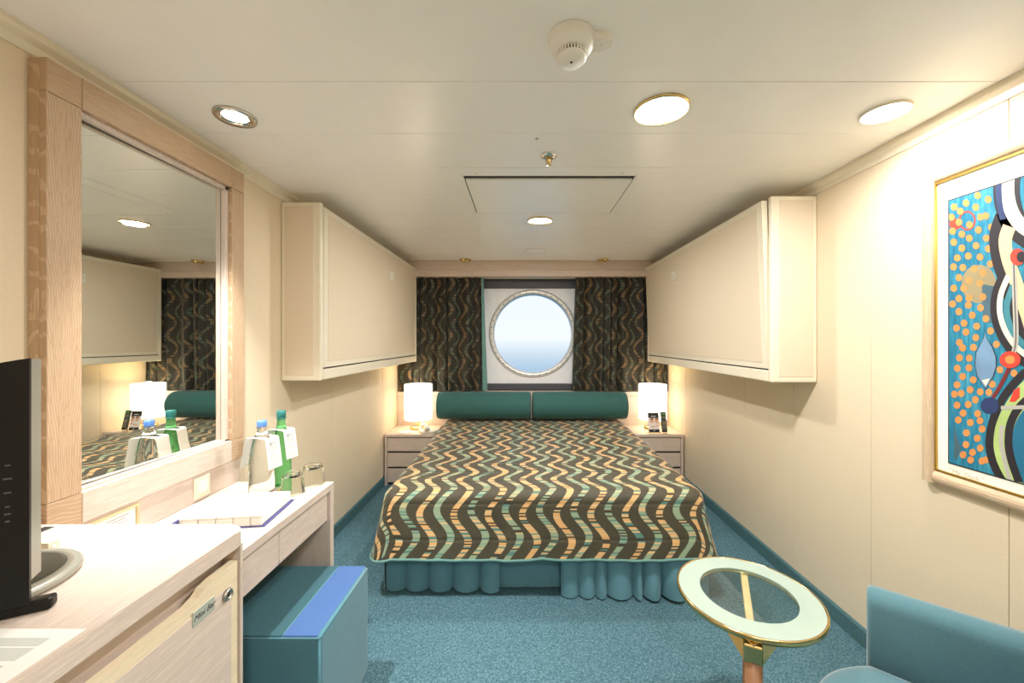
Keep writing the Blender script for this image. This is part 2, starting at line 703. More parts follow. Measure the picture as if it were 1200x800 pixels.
# crown trims along the side walls
def crown(name, x_face, sgn, label):
    prof = [(0, 0), (0, -.052), (.006, -.052), (.010, -.030), (.026, -.018), (.030, -.012), (.030, 0)]
    pts = [(x_face - sgn * p[0], YF, ZC + p[1] - 0.0005) for p in prof]
    o = MB().prism(pts, (0, YB - YF, 0)).build(name, M['trimw'])
    struct(o, label, 'trim')
crown('trim_1', XL, -1, 'cream metal cove trim between left wall and ceiling')
crown('trim_2', XR, 1, 'cream metal cove trim between right wall and ceiling')

# carpet skirting
def skirt(name, x_face, sgn, label):
    prof = [(0, 0), (.012, 0), (.012, .070), (.006, .079), (0, .079)]
    pts = [(x_face - sgn * p[0], YF, p[1] + .0005) for p in prof]
    o = MB().prism(pts, (0, YB - YF, 0)).build(name, M['skirting'])
    struct(o, label, 'baseboard')
skirt('baseboard_left', XL, -1, 'carpet-covered skirting along the left wall')
skirt('baseboard_right', XR, 1, 'carpet-covered skirting along the right wall')

# valance board above the curtains
va = MB()
va.box(XL, XR, 3.92, 4.05, 2.020, ZC - .001, r=.002, seg=1)
va = va.build('trim_3', M['wood_x'])
struct(va, 'pale wooden pelmet board above the curtains', 'trim')
MB().box(XL, XR, 3.905, 4.05, 1.957, 2.019, r=.003, seg=1).build('rail', M['wood_x'], va)

# ------------------------------------------------------------------ window
PX0 = 0.1125; PZ0 = 1.392
WY = 4.16
wnd = MB()
wnd.box(WX0 - .01, WX0, YB + .051, WY + .03, WZ0 - .01, WZ1 + .01)
wnd.box(WX1, WX1 + .01, YB + .051, WY + .03, WZ0 - .01, WZ1 + .01)
wnd.box(WX0, WX1, YB + .051, WY + .03, WZ0 - .01, WZ0)
wnd.box(WX0, WX1, YB + .051, WY + .03, WZ1, WZ1 + .01)
wnd.box(WX0, WX1, WY - .03, WY + .03, 1.868, WZ1 - .001, r=.004, seg=1)
wnd.box(WX0, WX1, WY - .03, WY + .03, WZ0 + .001, 0.868, r=.004, seg=1)
wnd = wnd.build('window_1', M['grey_dark'])
struct(wnd, 'round porthole window in a white panel with dark grey rails above the bed', 'window')
MB().plate_hole(PX0, PZ0, 0.455, WX0 + .001, WX1 - .001, 0.869, 1.867, WY, WY + .02).build('window_panel', M['panelw'], wnd)
ring = MB().lathe([(0.412, .10), (0.412, .006), (0.418, -.004), (0.424, -.008), (0.450, -.008), (0.462, -.004), (0.466, .0), (.466, .019), (.43, .019), (.43, .10)],
                  (PX0, WY, PZ0), n=96, axis='y', cap=False).build('window_ring', plain('ring_paint', (212, 210, 206), 0.3, 0.3), wnd)
rv = MB()
for k in range(40):
    a = 2 * pi * k / 40
    rv.lathe([(0.0045, -.0105), (0.006, -.0085), (0.006, -.0075)], (PX0 + .437 * cos(a), WY, PZ0 + .437 * sin(a)), n=8, axis='y')
rv = rv.build('rivets', M['grey_dark'], ring)
pn = MB().lathe([(0.0, .060), (0.418, .060)], (PX0, WY, PZ0), n=64, axis='y', cap=False, smooth=False)
pn.build('pane', M['pane'], wnd)

# sea outside: water far below, running to the horizon
g = G('sea_water')
g.base((0.01, 0.34, 0.60, 1))
v = g.coords((1, 1, 1))
f = g.noise(v, 0.35, 4.0)
g.bump(f, 0.02, 0.02)
M['sea'] = g.set(0.03, 0, 0.5, **{'IOR': 1.1})
sea = MB().poly([(-4500, 5.2, -9), (4500, 5.2, -9), (4500, 4500, -9), (-4500, 4500, -9)]).build('sea', M['sea'], org=(0, 5.2, -9))
tag(sea, 'pale blue hazy sea seen through the porthole', 'sea')
sea['kind'] = 'stuff'

# ------------------------------------------------------------------ curtains
def curtain(name, x0t, x1t, x0b, x1b, seed, label, inner):
    rnd = random.Random(seed)
    zt, zb = 1.975, 0.812
    n, m = 260, 26
    ph = [rnd.uniform(0, 6.28) for _ in range(4)]
    rows, uvs = [], []
    for i in range(m + 1):
        t = i / m
        z = zt + (zb - zt) * t
        a, b = x0t + (x0b - x0t) * t, x1t + (x1b - x1t) * t
        row, uv = [], []
        arc = 0
        prev = None
        for j in range(n + 1):
            s = j / n
            xx = a + (b - a) * s
            q = (s + .035 * sin(9 * s + ph[1]) + .02 * sin(17 * s + ph[2])) * 9.0 * 2 * pi * abs(x1t - x0t) / 0.9
            amp = 0.030 * (0.75 + 0.25 * t)
            yy = 3.995 + amp * (0.72 * sin(q + ph[0] + 0.5 * sin(t * 3 + ph[3])) + 0.32 * sin(q * 1.73 + ph[1]) + 0.2 * sin(q * 0.47 + ph[2] + t))
            xx += 0.011 * cos(q + ph[0]) * (1 if 0.02 < s < .98 else 0)
            p = Vector((xx, yy, z))
            row.append(p)
            if prev is not None:
                arc += (p - prev).length
            prev = p
            uv.append((0.02 + 0.55 * arc + 0.55 * s * abs(x1t - x0t), z))
        rows.append(row)
        uvs.append(uv)
    t_ = thing(name, ((x0t + x1t) / 2, 3.995, zb), label, 'curtain', 'curtains at the porthole')
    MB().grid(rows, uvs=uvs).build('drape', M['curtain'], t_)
    # a lining sheet behind, its edge turned round the inner hem
    lr = []
    for i in range(m + 1):
        t = i / m
        z = zt + (zb - zt) * t
        a, b = x0t + (x0b - x0t) * t, x1t + (x1b - x1t) * t
        e = b if inner > 0 else a
        o_ = a if inner > 0 else b
        w = (0.020 + 0.028 * t) if inner > 0 else 0.012
        lr.append([Vector((e - inner * .004, 4.000, z)), Vector((e + w * .6, 4.006, z)), Vector((e + w, 4.018, z)), Vector((e + w * .5, 4.024, z)), Vector((e * .6 + o_ * .4, 4.033, z)), Vector((o_, 4.033, z))])
    MB().grid(lr).build('lining', M['lining'], t_)
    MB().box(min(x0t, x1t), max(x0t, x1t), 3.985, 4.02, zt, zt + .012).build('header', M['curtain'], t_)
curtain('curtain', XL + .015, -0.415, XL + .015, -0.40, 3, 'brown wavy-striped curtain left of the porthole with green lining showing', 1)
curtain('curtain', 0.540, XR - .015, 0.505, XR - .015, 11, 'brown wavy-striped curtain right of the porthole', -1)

# ------------------------------------------------------------------ headboard
hb = thing('headboard', (0.1075, 4.02, 0), 'long pale wooden headboard panel behind the bolsters, wall to wall', 'headboard')
for (a, b) in ((XL + .003, 0.083), (0.1, XR - .003)):
    MB().box(a, b, 4.012, 4.048, 0.0, 0.765, r=.002, seg=1).build('board', M['wood_x'], hb)
MB().box(XL + .002, XR - .002, 3.992, 4.048, 0.766, 0.803, r=.004).build('top_rail', M['wood_x'], hb)
MB().box(0.066, 0.117, 3.998, 4.010, 0.45, 0.765, r=.003).build('post', M['wood_z'], hb)

# ================================================================== BED
BC = 0.112
bed = thing('bed', (BC, 3.0, 0), 'double bed pushed up of two singles with gathered teal skirts', 'bed')
for sx in (-1, 1):
    x0, x1 = sorted((BC + sx * .004, BC + sx * .84))
    MB().box(x0, x1, 2.13, 3.985, .05, .30, r=.01).build('base', M['teal_skirt'], bed)
    MB().box(x0, x1, 2.07, 3.985, .301, .515, r=.04, seg=3).build('mattress', M['paper'], bed)

def skirt_sheet(path, z0, z1, seed, freq, amp, flat=None):
    """gathered valance along path [(x,y,nx,ny,s)]"""
    rnd = random.Random(seed)
    L = path[-1][4]
    # irregular pleats: break points with alternate depth
    cuts = [0.0]
    while cuts[-1] < L:
        cuts.append(cuts[-1] + rnd.uniform(.045, .150))
    rows = []
    m = 12
    for i in range(m + 1):
        t = i / m
        row = []
        for (x, y, nx, ny, s) in path:
            k = max(j for j in range(len(cuts)) if cuts[j] <= s + 1e-6)
            k2 = min(k + 1, len(cuts) - 1)
            loc = (s - cuts[k]) / max(1e-6, (cuts[k2] - cuts[k]) if k2 > k else 1)
            # rounded fold: bulges out, drops sharply at the end of the pleat
            bul = (sin(pi * min(1, loc)) ** 0.55)
            h = ((k * 7919) % 13) / 13.0
            d = amp * (0.35 + 0.65 * t) * (bul * (0.6 + 0.8 * h) - 0.35)
            z = z1 + (z0 + 0.012 * h * (1 if t > .9 else 0) - z1) * t
            row.append(Vector((x + nx * d, y + ny * d, z)))
        rows.append(row)
    return rows

def front_path(x0, x1, y, n=170):
    return [(x0 + (x1 - x0) * i / n, y, 0, -1, abs(x1 - x0) * i / n) for i in range(n + 1)]
def side_path(x, y0, y1, nx, n=150):
    return [(x, y0 + (y1 - y0) * i / n, nx, 0, abs(y1 - y0) * i / n) for i in range(n + 1)]
MB().grid(skirt_sheet(front_path(-.73, -.12, 2.092), .006, .335, 5, 1, .060)).build('bed_skirt', M['teal_skirt'], bed)
MB().grid(skirt_sheet(front_path(.20, .95, 2.036), .006, .335, 9, 1, .060)).build('bed_skirt', M['teal_skirt'], bed)
MB().grid(skirt_sheet(front_path(-.13, .21, 2.112, 60), .006, .335, 2, 1, .008)).build('bed_skirt', M['teal_skirt'], bed)
MB().grid(skirt_sheet(side_path(-.735, 2.09, 3.98, -1), .006, .335, 21, 1, .026)).build('bed_skirt', M['teal_skirt'], bed)
MB().grid(skirt_sheet(side_path(.955, 2.05, 3.98, 1), .006, .335, 22, 1, .026)).build('bed_skirt', M['teal_skirt'], bed)

# bedspread: flat top, rounded edges, hanging sides
def bedspread():
    yh, yf = 3.978, 2.035
    zt = 0.540
    def half(y):      # half width of the top
        t = (y - yf) / (yh - yf)
        return 0.845 + 0.025 * t
    rc = 0.07
    path = []          # (x, y, nx, ny)
    N = 60
    for i in range(N + 1):
        y = yh + (yf + rc - yh) * i / N
        path.append((BC - half(y), y, -1.0, 0.0))
    for i in range(1, 12):
        a = i / 12 * pi / 2
        path.append((BC - half(yf) + rc - rc * cos(a), yf + rc - rc * sin(a), -cos(a), -sin(a)))
    for i in range(0, 91):
        x = (BC - half(yf) + rc) + (2 * half(yf) - 2 * rc) * i / 90
        path.append((x, yf, 0.0, -1.0))
    for i in range(1, 12):
        a = i / 12 * pi / 2
        path.append((BC + half(yf) - rc + rc * sin(a), yf + rc - rc * cos(a), sin(a), -cos(a)))
    for i in range(N + 1):
        y = yf + rc + (yh - yf - rc) * i / N
        path.append((BC + half(y), y, 1.0, 0.0))
    # profile: (offset from edge, drop, arc length)
    prof = [(-.060, 0.0), (-.045, .0015), (-.030, .006), (-.016, .014), (-.006, .026), (0.0, .042), (.004, .065)]
    for k in range(1, 12):
        prof.append((.004 + .046 * (k / 11) ** 1.1, .065 + (.315 - .065) * k / 11))
    arc = [-.060]
    for a, b in zip(prof[:-1], prof[1:]):
        arc.append(arc[-1] + sqrt((b[0] - a[0]) ** 2 + (b[1] - a[1]) ** 2))
    rows, uvs = [], []
    s = 0
    for (o, dr), L in zip(prof, arc):
        row, uv = [], []
        for i, (x, y, nx, ny) in enumerate(path):
            t = min(1, max(0, (dr - .05) / .27))
            w = 0.006 * t * sin(i * .31 + 1.3 * sin(i * .11)) + 0.002 * t * sin(i * .83 + 2)
            side = abs(nx)
            headf = min(1.0, max(0.0, (3.95 - y) / 0.9)) if side > .99 else 1.0   # hangs straighter by the night tables
            fl_ = (o + w) if o > 0 else o
            if o > 0:
                fl_ = fl_ * (0.25 + 0.75 * headf)
                if 0.05 < side < 0.999:
                    fl_ += 0.028 * t * sin(pi * side)
            zz = zt - dr + 0.003 * t * sin(i * .17)
            row.append(Vector((x + nx * fl_, y + ny * fl_, zz)))
            uv.append((x + nx * L - BC + 1.32, (yh - y) - ny * L))
        rows.append(row)
        uvs.append(uv)
    mb = MB()
    mb.grid(rows, uvs=uvs)
    # top sheet subdivided, with a faint dome and soft undulation
    inner = rows[0]
    n = len(inner)
    ng = 40
    trow, tuv = [], []
    ys = [inner[i].y for i in range(N + 1)]
    for i in range(N + 1):
        l, r_ = inner[i], inner[n - 1 - i]
        row, uv = [], []
        for j in range(ng + 1):
            s_ = j / ng
            p = l.lerp(r_, s_)
            edge = min(1, 6 * s_ * (1 - s_)) * min(1, (N - i) / 3)
            p.z += edge * (0.006 + 0.0035 * sin(p.x * 9 + p.y * 3) * sin(p.y * 6.1))
            row.append(p)
            uv.append((p.x - BC + 1.32, yh - p.y))
        trow.append(row)
        tuv.append(uv)
    mb.grid(trow, uvs=tuv)
    # closing strip at the foot between the last straight row and the rounded front edge
    fr = inner[N:n - N]
    last = trow[-1]
    m = len(fr)
    cl = [last[0].lerp(last[-1], k / (m - 1)) for k in range(m)]
    mb.grid([cl, fr], uvs=[[(p.x - BC + 1.32, yh - p.y) for p in cl], [(p.x - BC + 1.32, yh - p.y) for p in fr]])
    bmesh.ops.remove_doubles(mb.bm, verts=list(mb.bm.verts), dist=0.0002)
    root = thing('bedspread', (BC, 3.0, 0.2), 'brown quilted bedspread with wavy orange and green stripes covering the bed', 'bedspread')
    mb.build('cover', M['spread'], root)
    MB().tube([p + Vector((0, 0, -.004)) for p in rows[-1]], 0.0065, 8).build('piping', M['lining'], root)
    return root
bedspread()

def bolster(x0, x1, label):
    r = 0.131
    c = (x0 + x1) / 2
    L = x1 - x0
    prof = [(0.001, 0.012), (.06, .008), (.10, .004), (.118, .004), (.127, .012), (.131, .026), (.132, .06), (.133, L / 2), (.132, L - .06),
            (.131, L - .026), (.127, L - .012), (.118, L - .004), (.10, L - .004), (.06, L - .008), (.001, L - .012)]
    o = thing('bolster', (c, 3.845, .556), label, 'bolster', 'bolster pillows at the head of the bed')
    b = MB().lathe(prof, (x0, 3.845, .560 + r), n=48, axis='x')
    b.build('cushion', M['bolster'], o)
    for e in (x0 + .006, x1 - .006):
        MB().tube([(e, 3.845 + .124 * cos(2 * pi * k / 40), .560 + r + .124 * sin(2 * pi * k / 40)) for k in range(40)], .004, 6, closed=True).build('piping', M['bolster'], o)
bolster(-0.815, 0.084, 'dark green bolster at the bed head, left of the centre post')
bolster(0.098, 1.005, 'dark green bolster at the bed head, right of the centre post')

# ================================================================== NIGHT TABLES
def night_table(x0, x1, label):
    yf, zt = 3.60, .466
    o = thing('night_table', ((x0 + x1) / 2, 3.8, 0), label, 'night table', 'night tables beside the bed')
    MB().box(x0, x0 + .022, yf, 3.99, 0, zt - .026, r=.002, seg=1).build('side_panel', M['wood_z'], o)
    MB().box(x1 - .022, x1, yf, 3.99, 0, zt - .026, r=.002, seg=1).build('side_panel', M['wood_z'], o)
    MB().box(x0, x1, yf - .004, 3.99, zt - .025, zt, r=.003, seg=1).build('top', M['wood_x'], o)
    MB().box(x0 + .023, x1 - .023, 3.95, 3.97, 0.02, zt - .027).build('back_panel', M['wood_x'], o)
    for k in range(3):
        z1 = zt - .030 - k * .142
        d = MB().box(x0 + .025, x1 - .025, yf + .008, yf + .03, z1 - .126, z1 - .002, r=.002, seg=1).build('drawer', M['wood_x'], o)
        MB().box(x0 + .025, x1 - .025, yf + .022, yf + .03, z1 - .142, z1 - .127).build('grip_gap', M['dark'], d)
    return o
night_table(XL + .014, -0.805, 'pale wooden night table with telephone and notepad, left of the bed')
night_table(1.03, XR - .014, 'pale wooden night table with card holder, right of the bed')

# table lamps
g = G('lamp_shade_glow')
g.base(lin((255, 246, 226)))
g.bsdf.inputs['Emission Color'].default_value = (1.0, 0.90, 0.72, 1)
g.bsdf.inputs['Emission Strength'].default_value = 1.9
M['shade'] = g.m
def table_lamp(x, y, label):
    z = .466
    o = thing('table_lamp', (x, y, z), label, 'table lamp', 'table lamps on the night tables')
    MB().lathe([(0.001, .0005), (.062, .0005), (.066, .006), (.066, .020), (.060, .027), (.030, .029), (.001, .030)], (x - .015, y, z), n=32).build('base', M['brass'], o)
    MB().lathe([(.006, .028), (.006, .20), (.014, .205), (.014, .24), (.001, .24)], (x, y, z), n=14).build('stem', M['brass'], o)
    t, n = .0025, 48
    MB().lathe([(.128, .098), (.130, .100), (.132, .43), (.1295, .432), (.127, .43), (.1255, .100), (.128, .098)], (x, y, z), n=n, cap=False).build('shade', M['shade'], o)
    MB().lathe([(.001, .24), (.018, .25), (.030, .28), (.028, .31), (.001, .325)], (x, y, z), n=16).build('bulb', M['shade'], o)
    lamp('lamp_light', 'POINT', (x, y, z + .40), .9, (1.0, .80, .55), o, 0.05)
table_lamp(-1.005, 3.825, 'lit white cylinder table lamp left of the bed, near the telephone')
table_lamp(1.262, 3.825, 'lit white cylinder table lamp right of the bed, behind the card holder')

# telephone
tx, ty, tz = -0.905, 3.685, .4665
t_ = thing('telephone', (tx, ty, tz), 'small white telephone with coiled cord on the left night table', 'telephone')
MB(Matrix.Translation((tx, ty, tz)) @ Matrix.Rotation(.5, 4, 'Z')).box(-.05, .05, -.07, .07, 0, .028, r=.012, seg=3).build('cradle', M['white'], t_)
hs = MB(Matrix.Translation((tx, ty, tz)) @ Matrix.Rotation(.5, 4, 'Z'))
hs.tube([(0, -.095 + .19 * k / 14, .045 + .022 * sin(pi * k / 14)) for k in range(15)], [.021, .023, .022, .018, .014, .013, .013, .013, .013, .013, .014, .018, .022, .023, .021], 12)
hs.build('handset', M['white'], t_)
MB().tube([(tx + .06 + .010 * cos(k * .9) + .0006 * k, ty - .065 + .0010 * k, tz + .011 + .009 * sin(k * .9)) for k in range(90)], .003, 6).build('coiled_cord', M['white'], t_)
# notepad
np_ = thing('notepad', (-1.075, 3.66, .4665), 'white notepad lying on the left night table corner', 'notepad')
MB().box(-1.135, -1.02, 3.625, 3.70, .4668, .474, r=.001, seg=1).build('pages', M['paper'], np_)
MB().box(-1.136, -1.019, 3.699, 3.706, .4668, .476, r=.001, seg=1).build('binding', M['white'], np_)

# card holder and remote on the right night table
cx_, cy_ = 1.215, 3.632
ch = thing('card_holder', (cx_, cy_, .4665), 'clear acrylic holder with a photo card on the right night table', 'card holder')
MB().box(cx_ - .075, cx_ + .125, cy_ - .035, cy_ + .055, .4668, .4715, r=.001, seg=1).build('tray', M['acrylic'], ch)
tl = Matrix.Translation((cx_, cy_, .4740)) @ Matrix.Rotation(radians(-12), 4, 'X')
MB(tl).box(-.052, .054, .004, .007, 0, .185).build('back_plate', M['acrylic'], ch)
skin = plain('print_skin', (222, 176, 150), .6); shirt = plain('print_shirt', (232, 226, 222), .6); prdark = plain('print_dark', (44, 42, 44), .5)
card = MB(tl)
card.box(-.050, .050, 0, .0035, .002, .182, mat_i=0)
def quad_y(mb, x0, x1, z0, z1, yy, mi):
    mb.poly([(x0, yy, z0), (x1, yy, z0), (x1, yy, z1), (x0, yy, z1)], mi)
def ell_y(mb, cx, cz, rx, rz, yy, mi, n=18):
    mb.poly([(cx + rx * cos(2 * pi * k / n), yy, cz + rz * sin(2 * pi * k / n)) for k in range(n)], mi)
quad_y(card, -.049, .049, .134, .181, -.0004, 1)
quad_y(card, -.049, .049, .003, .030, -.0004, 1)
quad_y(card, -.022, .022, .146, .152, -.0007, 0)
quad_y(card, -.008, .008, .016, .020, -.0007, 0)
ell_y(card, -.016, .108, .018, .022, -.0007, 2)
ell_y(card, .028, .106, .018, .024, -.0007, 2)
ell_y(card, -.008, .055, .022, .007, -.0007, 2)
ell_y(card, .030, .064, .020, .006, -.0009, 2)
ell_y(card, -.016, .124, .016, .010, -.0009, 3)
ell_y(card, .030, .125, .017, .010, -.0009, 3)
card.build('photo_card', [shirt, prdark, skin, plain('print_hair', (150, 110, 84), .6)], ch)
for sx in (-1, 1):
    MB().tube([(cx_ + sx * .048, cy_ - .012, .4722), (cx_ + sx * .048, cy_ - .012, .486)], .006, 8).build('peg', M['brass'], ch)

def remote_control():
    x, y = cx_ + .098, cy_ + .0
    o = thing('remote_control', (x, y, .4725), 'dark remote control with coloured buttons standing in the card holder', 'remote control')
    mx = Matrix.Translation((x, y, .4785)) @ Matrix.Rotation(radians(-14), 4, 'X')
    MB(mx).box(-.025, .025, 0, .02, 0, .185, r=.006, seg=2).build('body', plain('remote_body', (62, 62, 52), .45), o)
    cols = {'g': plain('button_green', (90, 190, 100), .5), 'r': plain('button_red', (190, 60, 50), .5), 'b': plain('button_blue', (110, 140, 180), .5), 'y': plain('button_yellow', (200, 170, 90), .5), 'k': plain('button_grey', (140, 140, 124), .5)}
    def btn(a, b, c, d, m):
        MB(mx).box(a, b, -.003, .001, c, d, r=.001, seg=1).build('button', cols[m], o)
    btn(-.017, .017, .160, .170, 'g')
    btn(.012, .021, .174, .181, 'r')
    for k in range(3):
        for j, (z, m) in enumerate(((.140, 'k'), (.126, 'k'), (.098, 'b'), (.082, 'y'), (.066, 'k'), (.05, 'k'), (.034, 'k'))):
            btn(-.018 + .013 * k, -.009 + .013 * k, z - .004, z + .005, m)
remote_control()

# ================================================================== PULLMAN BUNKS
def bunk(side, label):
    s = side                     # -1 left wall, +1 right wall
    xw = XL if s < 0 else XR
    y0, y1 = (2.075, 3.955) if s < 0 else (1.985, 3.955)
    dep = 0.212 if s < 0 else 0.232
    zb, zt = 1.112, 2.052
    xf = xw - s * dep            # front plane of the body
    o = thing('folding_bunk', (xw - s * dep / 2, (y0 + y1) / 2, zb), label, 'bunk bed', 'fold-down bunks on the side walls')
    def b(name, xa, xb, ya, yb, za, zc, m, r=.004, parent=o, seg=2):
        xa, xb = sorted((xa, xb))
        return MB().box(xa, xb, ya, yb, za, zc, r=r, seg=seg).build(name, m, parent)
    # end plates (cream edge with inset cloth)
    for (ya, yb, near) in ((y0, y0 + .03, True), (y1 - .03, y1, False)):
        ep = b('end_plate', xw - s * .001, xf, ya, yb, zb, zt, M['trimw'], .008)
        if near:
            b('end_inset', xw - s * .022, xf + s * .040, ya - .0015, ya + .002, zb + .03, zt - .022, M['bunk'], .0008, ep, 1)
    # body between the plates
    b('body', xw - s * .001, xf + s * .045, y0 + .031, y1 - .031, zb + .01, zt - .012, M['trimw'], .003)
    # bottom rail
    b('bottom_rail', xf + s * .044, xf - s * .002, y0 + .031, y1 - .031, zb + .002, zb + .060, M['trimw'], .006)
    b('shadow_gap', xf + s * .044, xf + s * .004, y0 + .031, y1 - .031, zb + .0605, zb + .067, M['dark'], 0)
    # hinged front panel, leaning out a little at the top
    lean = .004 if s < 0 else .034
    zl, zu = zb + .068, zt - .014
    ya, yb = y0 + .012, y1 - .004
    ya = y0 + .034; yb = y1 - .034
    def pan(name, y_a, y_b, z_a, z_b, off, th, m, parent):
        def X(z): return xf + s * .004 - s * lean * (z - zl) / (zu - zl)
        pts = [(X(z_a) - s * off, y_a, z_a), (X(z_b) - s * off, y_a, z_b), (X(z_b) - s * off + s * th, y_a, z_b), (X(z_a) - s * off + s * th, y_a, z_a)]
        return MB().prism(pts, (0, y_b - y_a, 0)).build(name, m, parent)
    fp = pan('front_panel', ya, yb, zl, zu, 0, .028, M['trimw'], o)
    pan('cloth_inset', ya + .045, yb - .030, zl + .030, zu - .030, .002, .006, M['bunk'], fp)
    # latch
    yl = 3.05 if s < 0 else 3.28
    yl = 3.16
    zl_ = 1.845
    def X2(z): return xf + s * .004 - s * lean * (z - zl) / (zu - zl)
    la = b('latch', X2(zl_) - s * .002, X2(zl_) - s * .008, yl, yl + .085, zl_ - .035, zl_ + .035, M['white'], .002, fp)
    b('thumb_slot', X2(zl_) - s * .0075, X2(zl_) - s * .0105, yl + .02, yl + .075, zl_ - .018, zl_ + .018, M['trimw'], .001, fp)
    return o
bunk(-1, 'cream folded-up bunk on the left wall above the desk side of the bed')
bunk(1, 'cream folded-up bunk on the right wall between picture and window')

# ================================================================== MIRROR
FX = -1.222         # front face of frame
MY0, MY1 = 1.015, 1.736
mr = thing('wall_mirror', (-1.24, 1.375, .80), 'large wall mirror in a wide limed oak frame above the desk', 'mirror')
MB().prism([(XL + .0005, MY0 + .07, .90), (XL + .0015, MY0 + .07, .90), (XL + .0118, MY1 - .06, .90), (XL + .0005, MY1 - .06, .90)], (0, 0, 1.085)).build('mirror_glass', M['mirror'], mr)
MB().box(XL + .001, FX - .018, MY0 - .002, MY0 + .010, .815, 2.052, r=.001, seg=1).build('back_board', M['frame_z'], mr)
def fr(name, y0, y1, z0, z1, m, par=mr):
    return MB().box(XL + .0125, FX, y0, y1, z0, z1, r=.0015, seg=1).build(name, m, par)
PW = .082
fr('stile', MY0, MY0 + PW, .905, 1.968, M['frame_z'])
fr('stile', MY1 - .072, MY1, .905, 1.968, M['frame_z'])
fr('top_rail', MY0 + PW + .001, MY1 - .073, 1.969, 2.055, M['frame_y'])
fr('bottom_rail', MY0 + PW + .001, MY1 - .073, .818, .904, M['wood_y'])
for (a, b) in ((MY0, MY0 + PW), (MY1 - .072, MY1)):
    fr('corner_block', a, b, 1.969, 2.055, M['frame_y'])
    fr('corner_block', a, b, .818, .904, M['frame_y'])
inn = MB()
for (a, b, c, d) in ((MY0 + PW, MY0 + PW + .006, .905, 1.968), (MY1 - .072 - .016, MY1 - .073, .905, 1.968), (MY0 + PW, MY1 - .073, 1.955, 1.968), (MY0 + PW, MY1 - .073, .905, .911)):
    inn.box(XL + .0125, FX - .016, a, b, c, d)
inn.build('inner_lip', M['wood_z'], mr)

# wooden back panel between mirror and desk, with switch and framed card
sp = thing('desk_back_panel', (XL + .02, 1.3, .716), 'wooden back panel on the wall between mirror and desk top', 'panel')
MB().box(XL + .001, FX - .008, 0.98, MY1 - .012, .7165, .8165, r=.001, seg=1).build('board', M['wood_y'], sp)
SX = FX - .0075
sw = thing('light_switch', (SX, 1.51, .73), 'cream light switch on the wooden panel under the mirror', 'switch')
MB().box(SX, SX + .006, 1.475, 1.548, .727, .806, r=.002).build('surround', M['trimw'], sw)
MB().box(SX + .0055, SX + .011, 1.49, 1.533, .745, .788, r=.003).build('rocker', M['white'], sw)
fc = thing('framed_card', (SX, 1.2, .725), 'small gold-edged framed notice under the mirror, partly behind the minibar', 'notice')
y0_, y1_ = 1.07, 1.262
cf = MB()
cf.box(SX, SX + .007, y0_, y1_, .800, .808); cf.box(SX, SX + .007, y0_, y1_, .7175, .7255)
cf.box(SX, SX + .007, y0_, y0_ + .008, .7256, .7999); cf.box(SX, SX + .007, y1_ - .008, y1_, .7256, .7999)
cf.build('frame', plain('pale_gilt', (222, 200, 156), .35, .3), fc)
pc = MB()
pc.box(SX + .0005, SX + .003, y0_ + .009, y1_ - .009, .7265, .799)
pc.build('sheet', M['paper'], fc)
tx_ = MB()
for k in range(5):
    tx_.box(SX + .0031, SX + .0034, y1_ - .095, y1_ - .03 - .01 * (k % 2), .786 - k * .009, .789 - k * .009)
tx_.build('print', M['ink'], fc)

# ================================================================== DESK
DX, DZ = -0.815, .715
D0, D1 = 1.004, 1.712
dk = thing('desk', (-1.04, 1.36, 0), 'pale wooden writing desk with two drawers under the mirror', 'desk')
MB().box(XL + .013, DX, D0, D1, DZ - .030, DZ, r=.003).build('desk_top', M['wood_y'], dk)
MB().box(XL + .013, DX - .001, D1 - .030, D1, 0.0, DZ - .031, r=.002, seg=1).build('end_panel', M['wood_z'], dk)
dsp = 1.347
for (a, b) in ((D0 + .003, dsp - .0015), (dsp + .0015, D1 - .033)):
    MB().box(DX - .035, DX - .013, a, b, .562, DZ - .036, r=.0025, seg=1).build('drawer', M['wood_y'], dk)
MB().box(XL + .05, DX - .036, D0 + .003, D1 - .033, .575, .60).build('drawer_carcass', M['wood_y'], dk)

# stool under the desk
st = thing('upholstered_stool', (-.82, 1.40, 0), 'teal cube stool with a blue stripe, pushed under the desk', 'stool')
SX0, SX1, SY0, SY1, SZ = -1.03, -.617, 1.205, 1.588, .422
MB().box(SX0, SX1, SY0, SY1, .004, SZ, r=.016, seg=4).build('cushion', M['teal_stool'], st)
MB().box(SX0 + .004, SX1 - .119, SY0 + .004, SY1 - .004, SZ - .014, SZ + .001, r=.004, seg=2).build('shaded_top', M['teal_top_shaded'], st)  # top of the cushion with desk shade put into its colour
MB().box(SX1 - .118, SX1 - .010, SY0 + .004, SY1 - .004, SZ - .014, SZ + .0012, r=.004, seg=2).build('stripe', M['blue_stool'], st)
sm = MB()
zz = SZ - .004
sm.tube([(SX0 + .01, SY0 + .003, zz - .003), (SX1 - .005, SY0 + .003, zz - .003), (SX1 - .003, SY0 + .006, zz - .003), (SX1 - .003, SY1 - .01, zz - .003)], .0035, 6)
sm.tube([(SX1 - .004, SY0 + .004, zz - .006), (SX1 - .004, SY0 + .004, .02)], .0035, 6)
sm.build('seam', M['teal_stool'], st)

